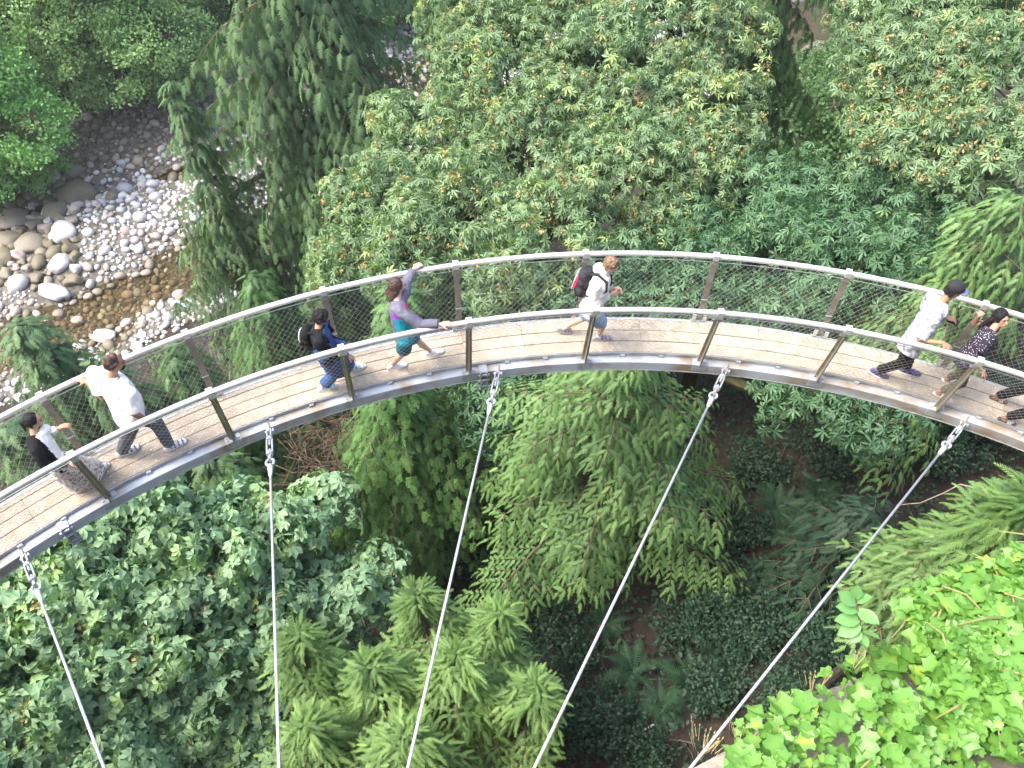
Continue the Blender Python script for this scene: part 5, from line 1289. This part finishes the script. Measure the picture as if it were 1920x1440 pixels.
def backpack(P, label, main, accent, w=.24, h=.34, d=.13, kind=0, off=(0, 0)):
    j = P.J; c = P.O + j['neck'] * .62 + j['pelvis'] * .38 - P.sf * (.11 * P.sc + d * .55); R = np.stack([P.sf, P.sx, P.ax], 1)
    t = thing('backpack', label, 'backpack', tuple(c), 0, 'backpacks worn by walkers')
    mm = MB(); k = 1.0
    for zz in (-.3, 0, .28): mm.ell(R @ np.array([0, 0, h * zz]), d * .62, w * .54, h * .30, R, 14, 10)
    fuse(mm, 'bag', main, t, .010, 2, None, None, .004)
    mm = MB(); mm.ell(R @ np.array([-d * .52, 0, -h * .14]), d * .26, w * .40, h * .27, R, 12, 8); fuse(mm, 'front_pocket', accent if kind else main, t, .009, 2)
    for s_ in (1, -1):
        mm = MB(); pts = [R @ np.array(q) for q in ((d * .3, s_ * w * .30, h * .40), (d * .55 + .05, s_ * w * .40, h * .54), (d * .55 + .20, s_ * w * .42, h * .40), (d * .55 + .235, s_ * w * .44, h * .10), (d * .5 + .12, s_ * w * .56, -h * .25), (d * .3, s_ * w * .42, -h * .36))]
        mm.tube(pts, [.016, .019, .020, .017, .012, .010], 6); mm.build('strap', main, t, True)
    mm = MB(); q = np.linspace(-.2, math.pi + .2, 14); ring = [R @ np.array([-d * .66, w * .46 * math.cos(a), h * (.05 + .33 * math.sin(a))]) for a in q]; mm.tube(ring, .006, 5); mm.build('piping', WHITEC if not kind else M_GREYP, t, True)
    if kind:
        mm = MB()
        for y0, z0, y1, z1 in ((-.4, .3, .4, .0), (.4, .3, -.4, .0), (-.4, .0, .4, -.3), (.4, .0, -.4, -.3)): mm.tube([R @ np.array([-d * .72, y0 * w, z0 * h]), R @ np.array([-d * .82, (y0 + y1) / 2 * w, (z0 + z1) / 2 * h]), R @ np.array([-d * .72, y1 * w, z1 * h])], .004, 4)
        mm.build('cords', M_GREYP, t)
    return t
M_GREYP = mat('grey_cord', (.40, .40, .42), .6); RED = cloth('red_cloth', (.52, .025, .06), (.42, .02, .05)); PACK = cloth('pack_dark', (.016, .015, .019), (.034, .032, .038), 12)
backpack(p, 'small black backpack with a white edge on the woman in the black jacket', BLACKC, BLACKC, .22, .30, .12, 0)
# 4 woman in the windbreaker
p = Person('long haired woman in a grey, purple and teal windbreaker touching both railings', M_SKIN_B,
    dict(head=(745, 535, 1.51), neck=(744, 562, 1.36), shL=(758, 551, 1.32), shR=(752, 586, 1.32), wrL=(776, 503, 1.26), wrR=(826, 608, 1.235), pelvis=(757, 627, .86), anL=(806, 658, .075), anR=(736, 684, .075)), .95, .96, True, (.96, .25, .0)).body((.5, .4), ((0, 0, -1), (0, 0, -1)), ((.9, .5, .0), (1, -.1, -.05)))
GREYJ = cloth('jacket_grey', (.095, .095, .125), (.125, .125, .16), 8, .6); TEAL = cloth('jacket_teal', (.012, .19, .26), (.016, .23, .31), 8, .6); PURP = cloth('jacket_purple', (.26, .05, .42), None, 8, .6); PINK = cloth('jacket_pink', (.62, .06, .26), None, 8, .6)
TEALS = cloth('teal_shorts', (.010, .12, .16), (.014, .15, .20), 8)
def wb(c):
    q = c - p.J['pelvis']; L = np.linalg.norm(p.J['neck'] - p.J['pelvis']); f = q @ p.sf; x = q @ p.sx; z = (q @ p.ax) / L
    arm = np.abs(x) > .155 + .02 * (z < .4)
    m = np.zeros(len(c)); m = np.where(~arm & (z < .66) & (f > -.05), 1, m); m = np.where(~arm & (z >= .62) & (z < .78) & (f > -.06), 2, m); m = np.where((f > .05) & (z > .42) & (z < .92) & (x < .06) & (x > -.10), 3, m); return m
p.legs(TEALS, .34, .028, 'shorts', .02); p.top([GREYJ, TEAL, PURP, PINK], .024, .94, -.18, 0, wb, 'windbreaker', sl=.030, disp=.014)
p.hair(M_HAIR_B, long=.33, thick=1.05); p.shoes(WHITE_SH, SOLE_W)
# 5 man with the hoodie
p = Person('young man in a cream hooded sweater and denim shorts looking down at his hands', M_SKIN_B,
    dict(head=(1146, 497, 1.47), neck=(1131, 513, 1.33), shL=(1134, 505, 1.28), shR=(1117, 538, 1.28), wrL=(1148, 541, 1.06), wrR=(1144, 553, 1.03), pelvis=(1108, 577, .86), anL=(1056, 614, .12), anR=(1122, 630, .08)), .97, 1.05, False, (.85, -.25, -.75)).body((.8, .8), ((0, -1, -.2), (0, 1, -.2)), ((.9, -.2, .1), (.9, .25, .15)))
CREAM = cloth('cream_fleece', (.60, .55, .49), (.68, .64, .59), 7); DENIM = cloth('light_denim', (.20, .34, .47), (.27, .42, .55), 12)
p.legs(DENIM, .37, .026, 'shorts', .02); p.top(CREAM, .028, .97, -.18, .01, None, 'hoodie', sl=.030, hood=True, disp=.012)
p.hair(M_HAIR_L, thick=.99, curls=.018); p.shoes(LEATHER, LEATHER, pitch=(.5, 0), accent=mat('lace_dark', (.07, .06, .08), .7))
for q in 'LR':
    mm = MB(); a = p.J['an' + q]; d = unit(p.J['kn' + q] - a); capsule(mm, a - d * .02, a + d * .075, .041, .042, 10, 2, False, True); fuse(mm, 'sock', WHITEC, p.t, .009, 1)
backpack(p, 'dark backpack with a red pocket and grey cords on the man in the hooded sweater', PACK, RED, .27, .38, .16, 1)
# 6 man with the cap
p = Person('man in a black cap and white leaf print shirt, hand on the near railing', M_SKIN_A,
    dict(head=(1790, 543, 1.66), neck=(1768, 563, 1.49), shL=(1747, 556, 1.43), shR=(1752, 600, 1.42), wrL=(1774, 596, 1.14), wrR=(1768, 643, 1.235), pelvis=(1709, 645, .93), anL=(1700, 690, .08), anR=(1646, 694, .09)), 1.03, 1.0, False, (1, .12, -.2)).body((.8, .5), ((0, 0, -1), (0, 0, -1)), ((1, .1, 0), (.9, -.3, -.25)))
PRINT = mat('leaf_print', (.50, .51, .53), .8, 0, col2=(.19, .20, .22), scale=17, detail=6, lo=.46, hi=.58, spec=.2); BLKT = cloth('black_trousers', (.009, .009, .011), (.016, .015, .018))
p.legs(BLKT, .95, .016, flare=.004); p.top(PRINT, .022, .44, -.18, 0, None, 'shirt', sl=.030, disp=.010)
p.shoes(M_NAVY, SOLE_W, pitch=(0, .25)); p.hair(M_HAIR_K, thick=.94)
k = p.sc; mm = MB(); mm.ell(p.hp(-.012, 0, .045), .112 * k, .094 * k, .088 * k, p.H, 16, 10)
def capcut(co): 
    q = (co - p.J['head']) @ p.H; lowv = q[:, 2] < .030 * k; q[lowv, 2] = .030 * k; return p.J['head'] + q @ p.H.T
fuse(mm, 'cap', mat('cap_black', (.012, .0115, .013), .85), p.t, .009, 2, None, capcut)
mm = MB(); rr = []
for t in np.linspace(-1, 1, 11): a = t * 1.25; rr.append([p.hp(.085 * math.cos(a), .085 * math.sin(a), .034 - .002), p.hp(.085 * math.cos(a) + .088 * math.cos(a * .55), .088 * math.sin(a), .028 - .02 * abs(t)), p.hp(.085 * math.cos(a) + .088 * math.cos(a * .55), .088 * math.sin(a), .034 - .02 * abs(t)), p.hp(.085 * math.cos(a), .085 * math.sin(a), .042)])
mm.sweep(rr); mm.build('cap_visor', mat('visor_blue_grey', (.15, .17, .25), .6), p.t, True)
mm = MB(); w = p.J['wrR']; d = unit(w - p.J['elR']); X = unit(np.cross(d, (0, 0, 1))); Y = np.cross(d, X); mm.tube([w - d * .03 + (X * math.cos(a) + Y * math.sin(a)) * .034 for a in np.linspace(0, 6.283, 15)], .0065, 6); mm.build('bracelet', mat('gold', (.75, .55, .2), .3, .8), p.t, True)
w = p.J['wrL'] + p.O; mm = MB(); mm.box((0, 0, 0), .155, .078, .011); o = mm.build('phone', mat('phone_black', (.012, .012, .014), .25)); o.location = tuple(w + p.fw * .10 + np.array([0, 0, -.03])); o.rotation_euler = (.5, .2, -.35)
prop(o, 'black phone held out by the man in the cap', 'phone')
# 7 woman looking back
p = Person('woman with long black hair in a dark dotted blouse and olive trousers looking back up', M_SKIN_C,
    dict(head=(1877, 596, 1.37), neck=(1862, 617, 1.23), shL=(1868, 606, 1.19), shR=(1852, 640, 1.19), wrL=(1836, 592, 1.235), wrR=(1842, 696, .80), pelvis=(1812, 676, .82), anL=(1776, 710, .07), anR=(1760, 735, .07)), .90, 1.12, True, (.62, -.72, .30)).body((.5, .5), ((0, 0, -1), None), ((.4, .9, -.1), None))
OLIVE = cloth('olive_trousers', (.115, .12, .075), (.15, .155, .10), 8); DOT = dots('dotted_blouse', (.013, .010, .022), (.62, .55, .58), 48, .24)
p.legs(OLIVE, .90, .014); p.top(DOT, .022, .30, -.18, .02, None, 'blouse', sl=.030, disp=.008); p.hair(M_HAIR_K, long=.50, thick=1.12)
SANDAL = mat('sandal_white', (.68, .65, .63), .5)
def sandals(P, m, sole):
    k = P.sc
    for q in 'LR':
        a = P.J['an' + q]; f, l = P.fw, P.lf; u = np.array([0, 0, 1.0]); o_ = a - u * .066 * k; mm = MB()
        out = [o_ + f * x * k + l * y * k for x, y in ((-.07, 0), (-.055, .03), (.0, .034), (.10, .045), (.165, .03), (.18, 0), (.165, -.032), (.10, -.045), (0, -.034), (-.055, -.03))]
        mm.sweep([[c + u * .0 for c in out], [c + u * .016 for c in out]]); so = mm.build('sandal', sole, P.t)
        mm = MB(); rr = [[o_ + f * x * k + l * .047 * k * math.cos(t) + u * (.012 + .05 * math.sin(t)) * k for x in (.055, .125)] + [o_ + f * x * k + l * .040 * k * math.cos(t) + u * (.012 + .042 * math.sin(t)) * k for x in (.125, .055)] for t in np.linspace(0, math.pi, 9)]
        mm.sweep(rr); mm.build('strap', m, so, True)
        mm = MB()
        for i, y in enumerate((.028, .012, -.003, -.017, -.030)): mm.ell(o_ + f * (.150 - .012 * i) * k + l * y * k * (1 if q == 'R' else -1) + u * .026 * k, .020 * k, .0085 * k, .009 * k, np.stack([f, l, u], 1), 8, 6)
        capsule(mm, o_ + f * .02 * k + u * .035 * k, o_ + f * .13 * k + u * .026 * k, .030 * k, .026 * k, 10, 3, sq=.8); fuse(mm, 'toes', P.skin, P.t, .006, 1)
sandals(p, SANDAL, SANDAL)
mm = MB(); w = p.J['wrR']; d = unit(w - p.J['elR']); X = unit(np.cross(d, (0, 1, 0))); Y = np.cross(d, X); mm.tube([w + (X * math.cos(a) + Y * math.sin(a)) * .030 for a in np.linspace(0, 6.283, 15)], .005, 6); mm.build('bracelet', M_GREYP, p.t, True)
# 8 walker cut by the frame
p = Person('walker in black trousers and patterned sandals, cut off by the right edge', M_SKIN_A,
    dict(head=(2040, 620, 1.55), neck=(2022, 640, 1.38), shL=(2020, 620, 1.34), shR=(2005, 668, 1.34), wrL=(2000, 700, .9), wrR=(1990, 740, .85), pelvis=(1968, 722, .87), anL=(1868, 742, .07), anR=(1884, 783, .07)), .97, 1.0, True, (1, 0, -.1)).body((.4, .4))
p.legs(BLKT, .93, .016, flare=.006); p.top(BLACKC, .022, .95, -.18, 0, None, 'jacket'); p.hair(M_HAIR_K, long=.2)
sandals(p, dots('sandal_pattern', (.62, .60, .60), (.05, .05, .06), 60, .4), mat('sandal_dark', (.05, .04, .04), .7))

# ------------------------------------------------------------------ thin haze volume added to lift dark tones and soften contrast
hv = bpy.data.materials.new('haze_air'); hv.use_nodes = True; hn = hv.node_tree
for q in list(hn.nodes):
    if q.type != 'OUTPUT_MATERIAL': hn.nodes.remove(q)
pv = hn.nodes.new('ShaderNodeVolumePrincipled'); pv.inputs['Density'].default_value = .0004; pv.inputs['Color'].default_value = (.92, .96, 1, 1); pv.inputs['Anisotropy'].default_value = .2
hn.links.new(pv.outputs[0], hn.nodes['Material Output'].inputs['Volume'])
mb = MB(); mb.box((0, 0, 0), 1300, 1300, 1.0); zlo = float(GV[:, 2].min()) - 1.0; zhi = max(CAM_H, float(GV[:, 2].max())) + 3.0
hz_ = mb.build('haze', hv); hz_.location = (0, 300, (zlo + zhi) / 2); hz_.scale = (1, 1, zhi - zlo); prop(hz_, 'added thin pale haze softening the canyon view', kind='stuff')
